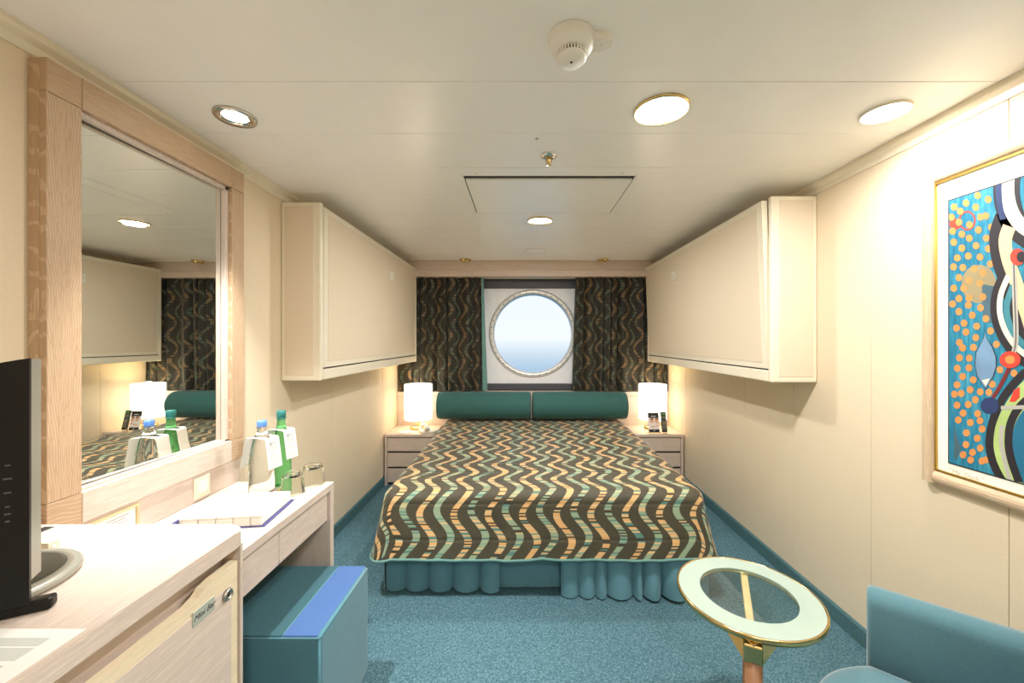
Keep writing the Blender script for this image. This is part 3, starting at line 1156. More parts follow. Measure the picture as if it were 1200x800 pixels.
# ================================================================== MINIBAR CABINET
MX, MZ = -0.690, .862
mb_ = thing('minibar_cabinet', (-.98, .45, 0), 'pale wooden minibar cabinet with lettered plate and lock, left foreground', 'cabinet')
MYN, MYE = -.25, 1.000
def rr_top(x0, x1, y0, y1, r, z):
    pts = [(x0, y0, z), (x1, y0, z), ]
    for k in range(9):
        a = k / 8 * pi / 2
        pts.append((x1 - r + r * cos(a), y1 - r + r * sin(a), z))
    pts.append((x0, y1, z))
    return pts
top = MB().prism(rr_top(XL + .002, MX, MYN, MYE, .045, MZ - .038), (0, 0, .038))
bmesh.ops.bevel(top.bm, geom=[e for e in top.bm.edges if all(abs(v.co.z - MZ) < 1e-5 for v in e.verts)], offset=.003, segments=2, affect='EDGES')
top.build('worktop', M['wood_y'], mb_)
# sides, body
MB().prism(rr_top(XL + .013, MX - .006, MYE - .024, MYE - .002, .020, 0.0), (0, 0, MZ - .0385)).build('end_panel', M['wood_z'], mb_)
MB().box(XL + .013, MX - .05, MYN + .003, MYE - .025, .06, MZ - .0385).build('carcass', M['wood_y'], mb_)
MB().box(XL + .04, MX - .07, MYN + .01, MYE - .03, 0.0, .059).build('plinth', M['dark'], mb_)
DXF = MX - .010
def door(y0, y1, dip):
    zt_, zb_ = MZ - .076, .07
    pts = [(DXF, y0, zb_), (DXF, y1, zb_), (DXF, y1, zt_)]
    if dip:
        pts += [(DXF, y1 - .075, zt_), (DXF, y1 - .10, zt_ - .006), (DXF, y1 - .115, zt_ - .016), (DXF, y1 - .14, zt_ - .022), (DXF, y0 + .14, zt_ - .022), (DXF, y0 + .115, zt_ - .016), (DXF, y0 + .10, zt_ - .006), (DXF, y0 + .075, zt_)]
    pts += [(DXF, y0, zt_)]
    d = MB().prism(pts, (-.020, 0, 0)).build('door', M['trimw'] if False else wood('edge_oak', (238, 220, 188), 'y', line=.15), mb_)
    MB().box(DXF, DXF + .0015, y0 + .024, y1 - .022, zb_ + .022, zt_ - .045, r=.0005, seg=1).build('door_panel', M['wood_y'], d)
    return d
dr1 = door(.405, MYE - .029, True)
dr2 = door(-.22, .401, True)
# lettered plate
pl = MB().box(DXF + .0015, DXF + .0035, .836, .8955, .717, .750, r=.0009, seg=1).build('name_plate', plain('plate_grey', (186, 190, 176), .35, .2), mb_)
text_part('lettering', 'Mini Bar', .017, frame_mx((DXF + .0038, .866, .7335), (0, 1, 0), (0, 0, 1)), M['ink_dark'], mb_, shear=.35)
lk = MB().lathe([(.0135, .001), (.0135, .006), (.011, .009), (.009, .0085), (.0085, .006), (.001, .006)], (DXF + .001, .933, .727), n=24, axis='x').build('lock', M['steel'], mb_)
MB().box(DXF + .007, DXF + .0085, .9315, .9345, .722, .732).build('keyhole', M['dark'], lk)
# cable slot
MB().box(-1.19, -1.165, .935, .985, MZ - .002, MZ + .0008, r=.0003, seg=1).build('cable_slot', M['dark'], mb_)

# ---- television on a round swivel foot
TH = radians(30)
rvec = Vector((cos(TH), sin(TH), 0))
nvec = Vector((sin(TH), -cos(TH), 0))      # screen faces this way
Pr = Vector((-.826, .662, 0))               # right edge of the panel, on the front plane
W_, TZ0, TZ1 = .46, .884, 1.297
tmx = frame_mx((Pr.x, Pr.y, 0), rvec, -nvec)  # local x along the screen (0 = right edge), local y = into the set
tv = thing('television', (-1.0, .66, MZ), 'black flat television with silver casing on a round swivel stand', 'television')
body = MB(tmx)
pts = [(-W_, 0, TZ0), (0, 0, TZ0), (0, 0, TZ1), (-.012, 0, TZ1 - .002), (-.06, 0, TZ1 - .013), (-.14, 0, TZ1 - .019), (-W_ + .14, 0, TZ1 - .019), (-W_ + .06, 0, TZ1 - .013), (-W_ + .012, 0, TZ1 - .002), (-W_, 0, TZ1)]
body.prism(pts, (0, .006, 0))
body.build('bezel', M['black'], tv)
shell = MB(tmx)
shell.prism([(-W_ + .004, .0065, .922), (-.001, .0065, .922), (-.001, .0065, TZ1 - .002), (-.02, .0065, TZ1 - .006), (-.14, .0065, TZ1 - .022), (-W_ + .14, .0065, TZ1 - .022), (-W_ + .004, .0065, TZ1 - .006)], (0, .032, 0))
shell.build('rear_shell', M['silver'], tv)
MB(tmx).box(-W_ + .05, -.062, -.0012, .001, TZ0 + .075, TZ1 - .045).build('screen', plain('dark_screen', (14, 13, 12), .12), tv)
for k, (z, w) in enumerate(((1.120, .006), (1.098, .010), (1.075, .008), (1.052, .005), (1.040, .007), (1.028, .005))):
    MB(tmx).box(-.024 - w / 2, -.024 + w / 2, -.0008, .0, z, z + .0025).build('control_mark', M['ink_dark'], tv)
fcx, fcy = -.998, .735
MB().lathe([(.118, .0), (.122, .006), (.122, .012), (.118, .016), (.100, .018), (.100, .012), (.001, .012)], (fcx, fcy, MZ + .0005), n=56).build('foot_ring', M['silver'], tv)
MB().lathe([(.0995, .0125), (.0995, .017), (.092, .020), (.001, .021)], (fcx, fcy, MZ + .0005), n=48).build('foot_pad', M['speaker'], tv)
nk = MB()
nk.tube([(fcx, fcy, MZ + .02), (fcx - .01, fcy - .03, MZ + .06), (fcx - .03, fcy - .10, MZ + .12), (fcx - .04, fcy - .13, MZ + .16)], .022, 12)
nk.build('neck', M['silver'], tv)
MB(tmx).box(-.20, .022, .010, .034, MZ + .001, MZ + .021, r=.005).build('front_foot', M['black'], tv)
# small white box behind the set
wbx = thing('adapter_box', (-1.08, .875, MZ), 'small cream adapter box on the minibar behind the television stand', 'adapter')
MB().box(-1.13, -1.035, .862, .885, MZ + .0005, MZ + .022, r=.002).build('case', M['trimw'], wbx)
MB().box(-1.0355, -1.0335, .869, .877, MZ + .006, MZ + .014).build('socket', M['paper'], wbx)

# printed sheet on the minibar
sh = thing('printed_sheet', (-.80, .49, MZ), 'printed paper sheet lying on the minibar in the lower left corner', 'paper')
zs = MZ + .0006
MB().box(-.905, -.701, .345, .636, zs, zs + .0006).build('sheet', M['paper'], sh)
pr = MB()
def strip(x0, x1, y0, y1, mi): pr.box(x0, x1, y0, y1, zs + .0007, zs + .0010, mat_i=mi)
strip(-.89, -.735, .600, .616, 1)
strip(-.89, -.735, .572, .596, 1)
for k in range(7):
    strip(-.89, -.74 - .01 * (k % 3), .560 - k * .009, .563 - k * .009, 0)
strip(-.89, -.80, .44, .49, 1)
strip(-.79, -.735, .44, .49, 0)
for k in range(6):
    strip(-.89, -.75 - .012 * (k % 2), .425 - k * .010, .428 - k * .010, 0)
pr.build('print', [M['ink'], plain('pale_print', (206, 208, 202), .8)], sh)

# ================================================================== THINGS ON THE DESK
# ring binder
bmx = Matrix.Translation((-.985, 1.385, DZ)) @ Matrix.Rotation(radians(7), 4, 'Z')
bd = thing('ring_binder', (-.985, 1.405, DZ), 'thick white ring-bound folder with navy cover lying on the desk', 'folder')
MB(bmx).box(-.142, .129, -.108, .112, .0008, .004, r=.001, seg=1).build('cover', M['navy'], bd)
MB(bmx).box(-.146, -.134, -.112, .114, .0042, .030, r=.002, seg=1).build('spine', M['navy'], bd)
for k in range(8):
    dx = random.uniform(-.002, .002)
    MB(bmx).box(-.130, .118 + dx, -.102 + random.uniform(-.002, .002), .106, .0045 + k * .0042, .0083 + k * .0042, r=.0006, seg=1).build('page_block', M['paper'], bd)
for k in range(5):
    x = -.12 + k * .052
    MB(bmx).tube([(x, -.098 + .016 * cos(a), .022 + .019 * sin(a)) for a in [2 * pi * j / 16 for j in range(16)]], .0016, 6, closed=True).build('ring', M['steel'], bd)

# bottles
def bottle_tag(parent, c, ang, z, half, fall, w, mark):
    """folded paper saddle: flat top round the neck and two flaps"""
    mx = Matrix.Translation((c[0], c[1], 0)) @ Matrix.Rotation(ang, 4, 'Z')
    o = MB(mx)
    rows = []
    prof = [(-half - .020, z - fall), (-half - .008, z - fall * .5), (-half, z - .004), (-half + .006, z), (0, z + .003), (half - .006, z), (half, z - .004), (half + .008, z - fall * .5), (half + .016, z - fall)]
    for (x, zz) in prof:
        rows.append([Vector((x, -w / 2, zz)), Vector((x, -w / 6, zz)), Vector((x, w / 6, zz)), Vector((x, w / 2, zz))])
    # leave the neck hole out of the top
    o.grid(rows, smooth=False)
    bm = o.bm
    dele = [f for f in bm.faces if abs(f.calc_center_median().x) < half * .8 and abs(f.calc_center_median().y) < w / 6 and f.calc_center_median().z > z - .003]
    bmesh.ops.delete(bm, geom=dele, context='FACES')
    t = o.build('neck_tag', M['paper'], parent)
    # print on the outer face of the right flap
    tilt = Vector((.016, 0, -fall)).normalized()
    nrm = Vector((fall, 0, .016)).normalized()
    def q(mb, y0, y1, s0, s1):
        base = Vector((half, 0, z - .004))
        pts = [base + tilt * s + Vector((0, y, 0)) + nrm * .0016 for (y, s) in ((y0, s0), (y1, s0), (y1, s1), (y0, s1))]
        mb.poly(pts)
    ln = MB(mx)
    random.seed(3)
    for k in range(11):
        if k in (3, 7):
            continue
        q(ln, -w / 2 + .008, w / 2 - .010 - random.uniform(0, .006), .032 + k * .0072, .0348 + k * .0072)
    ln.build('tag_print', plain('tag_ink', (196, 198, 196), .8), t)
    p0 = Vector((half, 0, z - .004)) + tilt * .018 + nrm * .0018
    rm = mx @ frame_mx((p0.x, .006, p0.z), (0, 1, 0), tuple(-tilt))
    text_part('tag_lettering', 'MSC', .010, rm, M['ink'], t)
    rg = MB(mx)
    cpt = Vector((half, 0, z - .004)) + tilt * .018 + nrm * .002
    rg.tube([cpt + Vector((0, -.012 + .0045 * cos(a), 0)) + tilt * (.0045 * sin(a)) for a in [2 * pi * j / 14 for j in range(14)]], .0010, 5, closed=True)
    rg.build('tag_emblem', M['ink_dark'], t)

c1 = (-1.032, 1.566)
b1 = thing('water_bottle', (c1[0], c1[1], DZ), 'clear plastic water bottle with blue cap and white neck tag on the desk', 'bottle')
MB().lathe([(.001, .004), (.030, .001), (.040, .004), (.044, .016), (.0445, .05), (.043, .085), (.041, .095), (.043, .105), (.044, .13), (.041, .165), (.033, .205), (.024, .235), (.0165, .252), (.0145, .262), (.0145, .275), (.001, .275)],
           (c1[0], c1[1], DZ + .0005), n=40).build('body', M['clear'], b1)
MB().lathe([(.0165, .262), (.0185, .264), (.0185, .266), (.0165, .268)], (c1[0], c1[1], DZ), n=24).build('neck_ring', M['clear'], b1)
MB().lathe([(.0165, .270), (.0172, .272), (.0172, .290), (.015, .293), (.001, .293)], (c1[0], c1[1], DZ), n=28).build('cap', M['cap_blue'], b1)
bottle_tag(b1, c1, radians(-10), DZ + .228, .047, .118, .068, 0)

c2 = (-1.020, 1.672)
b2 = thing('water_bottle', (c2[0], c2[1], DZ), 'green glass water bottle with dark cap and white neck tag on the desk', 'bottle')
MB().lathe([(.001, .005), (.028, .001), (.037, .005), (.039, .016), (.0385, .05), (.0375, .10), (.037, .13), (.033, .17), (.026, .205), (.020, .235), (.016, .262), (.0145, .290), (.001, .290)],
           (c2[0], c2[1], DZ + .0005), n=40).build('body', M['greenglass'], b2)
MB().lathe([(.0172, .279), (.0178, .281), (.0178, .2845), (.0172, .2855)], (c2[0], c2[1], DZ), n=24).build('neck_ring', M['cap_teal'], b2)
MB().lathe([(.0168, .287), (.0176, .289), (.0176, .311), (.015, .314), (.001, .314)], (c2[0], c2[1], DZ), n=28).build('cap', M['cap_teal'], b2)
bottle_tag(b2, c2, radians(-12), DZ + .236, .040, .118, .062, 0)

# tumblers upside down on coasters
def tumbler(x, y, h, label):
    o = thing('drinking_glass', (x, y, DZ), label, 'glass', 'upturned drinking glasses on the desk')
    MB().lathe([(.001, .0005), (.046, .0005), (.047, .0015), (.046, .003), (.001, .003)], (x, y, DZ), n=36).build('paper_mat', plain('glass_mat', (244, 238, 216), .7), o)
    # mouth down, base up
    prof = [(.0435, .0035), (.0440, .0045), (.0365, h - .004), (.0340, h), (.001, h), (.001, h - .012), (.0335, h - .012), (.0345, h - .014), (.0415, .0045), (.0420, .0035)]
    MB().lathe(prof + [prof[0]], (x, y, DZ), n=40, cap=False).build('tumbler', M['glass'], o)
tumbler(-.913, 1.572, .085, 'upturned drinking glass on the desk, nearer the folder')
tumbler(-.885, 1.672, .085, 'upturned drinking glass at the far end of the desk')
cs = thing('coaster', (-.965, 1.585, DZ), 'small round amber coaster beside the bottles on the desk', 'coaster')
MB().lathe([(.001, .0006), (.024, .0006), (.026, .004), (.026, .007), (.023, .008), (.021, .004), (.001, .003)], (-.962, 1.600, DZ), n=28).build('dish', M['amber'], cs)

# ================================================================== SIDE TABLE
tc = Vector((.740, 1.300, 0)); TR, TZ = .213, .497
pc_ = Vector((.652, 1.118, 0))
tbl = thing('side_table', (pc_.x, pc_.y, 0), 'round side table with white glass ring top, brass rim and wooden post', 'table')
MB().lathe([(.142, .0), (TR - .004, .0), (TR - .004, .0095), (.142, .0095), (.142, .0)], (tc.x, tc.y, TZ - .010), n=72, cap=False, smooth=False).build('glass_ring', M['ring_white'], tbl)
MB().lathe([(.001, .008), (.1418, .008)], (tc.x, tc.y, TZ - .010), n=72, cap=False, smooth=False).build('glass_centre', M['table_glass'], tbl)
MB().lathe([(TR - .0035, -.006), (TR + .001, -.006), (TR + .003, -.002), (TR + .003, .009), (TR + .001, .0108), (TR - .0035, .0104), (TR - .0035, -.006)], (tc.x, tc.y, TZ - .010), n=72, cap=False).build('rim', M['brass'], tbl)
MB().lathe([(.1422, -.004), (.1440, -.004), (.1440, -.0002), (.1422, -.0002), (.1422, -.004)], (tc.x, tc.y, TZ - .010), n=72, cap=False).build('inner_rim', M['brass'], tbl)
ad = (tc - pc_).normalized()
an = Vector((ad.y, -ad.x, 0))
am = frame_mx((pc_.x, pc_.y, 0), ad, -an)
L_ = (tc - pc_).length + TR - .012
MB(am).box(.0, L_, -.011, .011, TZ - .034, TZ - .0165, r=.002, seg=1).build('support_arm', M['arm_wood'], tbl)
br = MB(am)
for sgn in (-1, 1):
    br.prism([(-.022, sgn * .0, TZ - .017), (.10, sgn * .105, TZ - .017), (.10, sgn * .100, TZ - .022), (-.02, sgn * .024, TZ - .066), (-.022, 0, TZ - .066)], (.006, -sgn * .002, 0))
br.box(-.024, .024, -.024, .024, TZ - .070, TZ - .020, r=.004)
br.build('bracket', M['brass'], tbl)
MB().lathe([(.025, .013), (.025, TZ - .071)], (pc_.x, pc_.y, 0), n=28).build('post', M['walnut'], tbl)
MB(am).box(-.06, .34, -.05, .05, 0.0008, .013, r=.004).build('base', M['brass'], tbl)

# ================================================================== ARMCHAIR
f_ = Vector((-.7507, .6607, 0)); r_ = Vector((.6607, .7507, 0))
O_ = Vector((.976, 1.12, 0)) - r_ * .25
amx = frame_mx((O_.x, O_.y, 0), -r_, -f_)      # local x: towards the chair's left, local y: backwards
ac = thing('armchair', (O_.x + .2, O_.y - .2, 0), 'light teal upholstered armchair in the lower right corner', 'armchair')
def arm(x0, x1, name='arm'):
    mb = MB(amx)
    t = (x1 - x0) / 2
    prof = []
    zt_ = .614
    sec = [(x0, .10)] + [(x0, zt_ - t)] + [(x0 + t - t * cos(a), zt_ - t + t * sin(a)) for a in [pi * k / 10 for k in range(1, 10)]] + [(x1, zt_ - t), (x1, .10)]
    rows = []
    for (yy, ins) in ((0.0, .010), (.004, .004), (.012, 0), (.56, 0)):
        cxm, czm = (x0 + x1) / 2, .36
        rows.append([Vector((cxm + (px - cxm) * (1 - ins / .045), yy, czm + (pz - czm) * (1 - ins / .26))) for (px, pz) in sec])
    mb.grid(rows, wrap=True)
    n = len(sec)
    mb.poly([p.copy() for p in rows[0]])
    mb.poly([p.copy() for p in rows[-1]])
    bmesh.ops.remove_doubles(mb.bm, verts=list(mb.bm.verts), dist=.0001)
    return mb.build(name, M['teal'], ac)
arm(-.335, -.252)
arm(.252, .335)
# back
bk = MB(amx)
bk.box(-.250, .250, .46, .565, .10, .80, r=.035, seg=4)
bk = bk.build('backrest', M['teal'], ac)
# seat cushion with bowed front
sec = []
for k in range(25):
    x = -.249 + .498 * k / 24
    sec.append((x, -.105 * (1 - (abs(x) / .249) ** 2.6)))
rows = []
for (z, ins) in ((.285, .010), (.29, .003), (.30, 0), (.395, 0), (.410, .004), (.418, .014), (.421, .03)):
    row = [Vector((x * (1 - ins / .25), y + ins, z)) for (x, y) in sec]
    row += [Vector((.249 * (1 - ins / .25), .455 - ins * .5, z)), Vector((-.249 * (1 - ins / .25), .455 - ins * .5, z))]
    rows.append(row)
sc_ = MB(amx)
sc_.grid(rows, wrap=True)
sc_.poly([p + Vector((0, 0, 0)) for p in rows[0]])
sc_.poly([p.copy() for p in rows[-1]])
bmesh.ops.remove_doubles(sc_.bm, verts=list(sc_.bm.verts), dist=.0001)
sc_.build('seat_cushion', M['teal'], ac)
MB(amx).box(-.249, .249, .01, .455, .10, .283, r=.01).build('seat_base', M['teal'], ac)
for (x, y) in ((-.29, .05), (.29, .05), (-.29, .50), (.29, .50)):
    MB(amx).lathe([(.014, .0), (.022, .099)], (x, y, .0005), n=14).build('leg', M['walnut'], ac)

# ================================================================== PICTURE
PXF = XR - .0225           # print plane
pic = thing('framed_picture', (XR - .01, 1.05, .82), 'framed abstract print with orange dots on blue, on the right wall', 'picture')
PY1, PY0 = 1.443, .640
PZB, PZT = .822, 1.926
def fbar(name, y0, y1, z0, z1, m):
    # rounded moulding as a half-round prism
    along_z = (z1 - z0) > (y1 - y0)
    w = (y1 - y0) if along_z else (z1 - z0)
    pts = []
    for k in range(9):
        a = pi * k / 8
        q = w / 2 - w / 2 * cos(a)
        xx = XR - .012 - .024 * sin(a) ** .7
        pts.append((xx, q))
    pts = [(XR - .001, 0)] + pts + [(XR - .001, w)]
    if along_z:
        return MB().prism([(x, y0 + q, z0) for x, q in pts], (0, 0, z1 - z0)).build(name, m, pic)
    return MB().prism([(x, y0, z0 + q) for x, q in pts], (0, y1 - y0, 0)).build(name, m, pic)
fw = .046
fbar('frame_stile', PY1 - fw, PY1, PZB, PZT, M['pict'])
fbar('frame_stile', PY0, PY0 + fw, PZB, PZT, M['pict'])
fbar('frame_rail', PY0 + fw, PY1 - fw, PZB, PZB + fw, M['pict_y'])
fbar('frame_rail', PY0 + fw, PY1 - fw, PZT - fw, PZT, M['pict_y'])
gi = MB()
a0, a1, z0, z1 = PY0 + fw, PY1 - fw, PZB + fw, PZT - fw
gi.box(XR - .027, XR - .012, a1 - .006, a1, z0, z1); gi.box(XR - .027, XR - .012, a0, a0 + .006, z0, z1)
gi.box(XR - .027, XR - .012, a0 + .006, a1 - .006, z0, z0 + .006); gi.box(XR - .027, XR - .012, a0 + .006, a1 - .006, z1 - .006, z1)
gi.build('gilt_slip', M['gilt'], pic)
mt = MB().box(XR - .021, XR - .004, a0 + .001, a1 - .001, z0 + .001, z1 - .001).build('mat_board', plain('mat_white', (240, 238, 226), .7), pic)

# the print: flat painted shapes
def uvp(px, py, lay=0):
    d = F * PXF / (px - CX)
    return Vector((PXF - .0004 - .00015 * lay, d, H - (py - CY) * d / F))
pcols = [plain('print_black', (34, 28, 34), .6),            # 0
         None,                                               # 1 blue ground
         plain('print_orange', (214, 138, 72), .6, vary=.12),  # 2
         plain('print_red', (208, 62, 44), .6),              # 3
         plain('print_cream', (232, 220, 196), .6, vary=.1),  # 4
         plain('print_tan', (150, 136, 100), .6, vary=.1),   # 5
         plain('print_slate', (66, 96, 108), .6, vary=.1),   # 6
         plain('print_navy', (34, 52, 96), .6),              # 7
         plain('print_greyblue', (110, 142, 172), .6, vary=.25),  # 8
         plain('print_lime', (172, 194, 118), .6, vary=.15),  # 9
         plain('print_peach', (232, 196, 152), .6, vary=.1),  # 10
         plain('print_grey', (178, 174, 164), .6),           # 11
         plain('print_teal', (60, 128, 140), .6, vary=.15),  # 12
         plain('print_deep', (26, 106, 138), .6, vary=.15),  # 13
         plain('print_maroon', (112, 30, 34), .6)]           # 14
g = G('print_blue')
v = g.coords((1, 26, 3))
f = g.noise(v, 4.0, 4.0)
g2 = g.noise(g.coords((1, 3, 1.5)), 3.0, 2.0)
sm_ = g.math('ADD', g.math('MULTIPLY', f, .6), g.math('MULTIPLY', g2, .4))
g.base(g.ramp(sm_, [(.3, lin((20, 92, 124))), (.5, lin((40, 124, 152))), (.7, lin((82, 164, 186)))]))
pcols[1] = g.set(.6, 0, .3)
art = MB()
PT, PB = 1.807, .905
PL, PRr = 1.356, PY0 + fw + .035
art.poly([(PXF - .0001, PL, PB), (PXF - .0001, PRr, PB), (PXF - .0001, PRr, PT), (PXF - .0001, PL, PT)], 0)
e = .004
art.poly([(PXF - .0003, PL - e, PB + e), (PXF - .0003, PRr + e, PB + e), (PXF - .0003, PRr + e, PT - e), (PXF - .0003, PL - e, PT - e)], 1)
def za(x, y): return (1080 + x / 3.636, 180 + y / 3.636)
def zb2(x, y): return (1080 + x / 3.636, 380 + y / 3.636)
def shape(pts, mi, lay, tf):
    art.poly([clampz(uvp(*tf(*p), lay)) for p in pts], mi)
def clampz(p):
    p.z = min(PT - e, max(PB + e, p.z)); p.y = min(PL - e, max(PRr + e, p.y))
    return p
def smooth_line(pts, n=8):
    out = []
    P_ = [pts[0]] + list(pts) + [pts[-1]]
    for i in range(1, len(P_) - 2):
        p0, p1, p2, p3 = P_[i - 1], P_[i], P_[i + 1], P_[i + 2]
        for k in range(n):
            t = k / n
            out.append(tuple(0.5 * (2 * p1[j] + (p2[j] - p0[j]) * t + (2 * p0[j] - 5 * p1[j] + 4 * p2[j] - p3[j]) * t * t + (3 * p1[j] - p0[j] - 3 * p2[j] + p3[j]) * t ** 3) for j in (0, 1)))
    out.append(tuple(pts[-1]))
    return out
def band(pts, w, mi, lay, tf):
    c = smooth_line(pts)
    L, R = [], []
    for i, p in enumerate(c):
        a, b = c[max(0, i - 1)], c[min(len(c) - 1, i + 1)]
        dx, dy = b[0] - a[0], b[1] - a[1]
        l = math.hypot(dx, dy) or 1
        ww = w / 2
        L.append((p[0] - dy / l * ww, p[1] + dx / l * ww))
        R.append((p[0] + dy / l * ww, p[1] - dx / l * ww))
    rows = [[clampz(uvp(*tf(*p), lay)) for p in L], [clampz(uvp(*tf(*p), lay)) for p in R]]
    art.grid(rows, mat_i=mi, smooth=False)
def disc(x, y, rx, ry, mi, lay, tf, n=20):
    shape([(x + rx * cos(2 * pi * k / n), y + ry * sin(2 * pi * k / n)) for k in range(n)], mi, lay, tf)
# tan moon, slate block
disc(245, 555, 74, 82, 5, 1, za, 32)
shape([(258, 555), (330, 568), (330, 728), (262, 715)], 6, 2, za)
# dots
dotsA = [(140,227),(190,210),(240,178),(285,195),(232,228),(166,245),(128,270),(160,292),(205,303),(252,270),(275,265),(133,330),(173,343),(243,325),(298,313),(204,360),(138,377),(277,360),(315,355),(173,402),(233,392),(285,405),(153,444),(200,436),(250,440),(137,482),(177,485),(225,490),(294,470),(160,528),(203,540),(262,507),(138,573),(180,573),(250,552),(160,617),(203,615),(262,610),(133,640),(200,645),(160,673),(252,656),(217,688),(275,703),(182,722),(236,735),(150,743),(190,760),(295,755),(232,783)]
dotsB = [(162,77),(222,98),(320,85),(176,100),(162,142),(204,144),(153,187),(203,185),(335,193),(395,208),(176,222),(221,236),(152,257),(302,255),(208,278),(251,287),(170,294),(288,289),(141,297),(152,344),(230,321),(200,341),(178,378),(240,380),(157,407),(209,418),(250,410),(259,445),(192,462),(238,485),(190,512),(251,527),(218,545),(178,555),(210,577),(258,582),(275,577)]
# slate patch lower left, ring upper left
shape([(138, 420), (150, 470), (170, 530), (150, 575), (138, 575)], 6, 1, zb2)
disc(145, 300, 26, 24, 3, 2, za)
band([(195 + 33 * cos(t), 285 + 38 * sin(t)) for t in [2 * pi * k / 14 for k in range(15)]], 7, 3, 2, za)
for k, (x, y) in enumerate(dotsA): disc(x, y, 14.5, 15.5, 2, 2.6 + k * .012, za, 14)
for k, (x, y) in enumerate(dotsB): disc(x, y, 14.5, 15.5, 2, 2.6 + k * .012, zb2, 14)
# upper snake band (cream, black-edged)
band([(372, 60), (362, 150), (372, 230), (400, 300), (450, 345), (520, 380), (600, 380)], 112, 0, 4, za)
band([(372, 60), (366, 150), (378, 225), (408, 285), (455, 325), (520, 350), (600, 352)], 60, 4, 5, za)
band([(335, 60), (330, 150), (335, 220), (348, 280)], 26, 7, 6, za)
# second strand crossing down
band([(362, 270), (338, 350), (348, 450), (385, 560), (410, 640), (440, 720), (470, 800)], 96, 0, 4, za)
band([(376, 310), (358, 370), (370, 450), (402, 540), (428, 620), (455, 700), (480, 790)], 56, 10, 6, za)
# lower loop
band([(360, 510), (325, 590), (318, 680), (345, 770), (400, 850), (470, 905)], 46, 0, 5, za)
band([(372, 520), (340, 600), (336, 680), (362, 760), (412, 830), (480, 880)], 24, 4, 7, za)
band([(392, 560), (366, 640), (372, 710), (400, 770), (440, 815)], 26, 12, 8, za)
# long staff
band([(395, 470), (400, 620), (404, 800), (385, 870)], 22, 11, 9, za)
band([(395, 470), (400, 620), (404, 800), (385, 870)], 4, 0, 10, za)
disc(412, 440, 32, 36, 3, 11, za, 24)
disc(428, 440, 20, 24, 0, 12, za, 20)
# leaf
lf = [(273, 30), (278, 60), (300, 95), (317, 140), (318, 180), (305, 220), (285, 255), (275, 272), (258, 250), (238, 215), (230, 170), (235, 120), (255, 80), (268, 55)]
shape([((x - 273) * 1.08 + 273, (y - 155) * 1.04 + 155) for x, y in lf], 0, 4, zb2)
shape(lf, 8, 5, zb2)
shape([(258, 238), (292, 230), (275, 262)], 4, 6, zb2)
# red disc, stem, navy disc
band([(375, 185), (340, 255), (303, 318)], 17, 14, 5, zb2)
disc(292, 346, 39, 36, 7, 6, zb2, 24)
# lower right: black-edged green band curling round deep blue
band([(520, 150), (430, 215), (350, 310), (305, 410), (290, 500), (300, 570), (330, 640), (380, 720)], 34, 0, 5, zb2)
shape(smooth_line([(520, 175), (440, 235), (370, 320), (322, 415), (308, 500), (318, 570), (350, 650), (420, 700), (520, 700), (520, 300)], 6), 9, 4, zb2)
band([(345, 430), (340, 500), (360, 600), (385, 690)], 18, 11, 6, zb2)
shape([(375, 330), (395, 280), (420, 265), (420, 310), (400, 330)], 3, 6, zb2)
band([(560, 250), (440, 330), (385, 410), (372, 500), (385, 580), (420, 680)], 34, 0, 7, zb2)
shape(smooth_line([(560, 270), (452, 350), (402, 420), (388, 500), (402, 590), (440, 680), (620, 700), (620, 300)], 6), 13, 6, zb2)
band([(340, 355), (440, 352)], 16, 11, 8, zb2)
disc(380, 150, 45, 36, 3, 12, zb2, 26)
disc(380, 150, 21, 18, 2, 13, zb2, 18)
# the side of the print beyond the frame edge goes on in the same manner
def zw(x, y): return (x, y)
band([(1225, 120), (1290, 260), (1270, 420), (1350, 560), (1330, 760), (1400, 900)], 60, 0, 5, zw)
band([(1225, 120), (1290, 260), (1270, 420), (1350, 560), (1330, 760), (1400, 900)], 34, 4, 6, zw)
random.seed(5)
for k in range(70):
    disc(random.uniform(1390, 1560), random.uniform(120, 720), 9, 8, 2, 4 + k * .01, zw, 14)
disc(1300, 330, 40, 34, 3, 9, zw, 28)
disc(1440, 520, 50, 44, 5, 6, zw, 28)
art.build('print', pcols, mt)
text_part('title_writing', '" My  Dock "', .020, frame_mx((PXF + .0013 - .0003, 1.305, .882), (0, -1, 0), (0, 0, 1)), plain('pencil', (208, 204, 188), .8), mt, shear=.2)

# ================================================================== CEILING FITTINGS
M['lens'] = emit('lamp_lens', (255, 250, 238), 14.0)
def downlight(x, y, r, label, power, rim, kind='AREA', spot=None, target=None, color=NEUTRAL, lens=.92):
    z = ZC
    o = thing('downlight', (x, y, z - .012), label, 'ceiling light', 'recessed ceiling lights')
    MB().lathe([(r * lens, -.001), (r * (lens + .03), -.007), (r * .95, -.011), (r, -.006), (r, -.0005), (r * lens, -.0005)], (x, y, z), n=40, cap=False).build('rim', rim, o)
    MB().lathe([(.001, -.0022), (r * (lens - .005), -.0022)], (x, y, z), n=32, cap=False, smooth=False).build('lens', M['lens'], o)
    if kind == 'AREA':
        lamp('downlight_beam', 'AREA', (x, y, z - .014), power, color, o, size=r * 1.4)
    else:
        lamp('downlight_beam', 'SPOT', (x, y, z - .03), power, color, o, size=.03, spot=spot, blend=.7, target=target)
    return o
downlight(-1.010, 1.39, .066, 'chrome-rimmed ceiling spotlight above the desk and mirror', 88, M['chrome'], 'SPOT', 76, (-1.0, 1.44, 0.7), lens=.60)
downlight(.475, 1.35, .092, 'large bright ceiling light right of the smoke detector', 17, M['brass'])
downlight(1.250, 1.36, .070, 'bright ceiling light close to the framed picture', 5.2, M['trimw'])
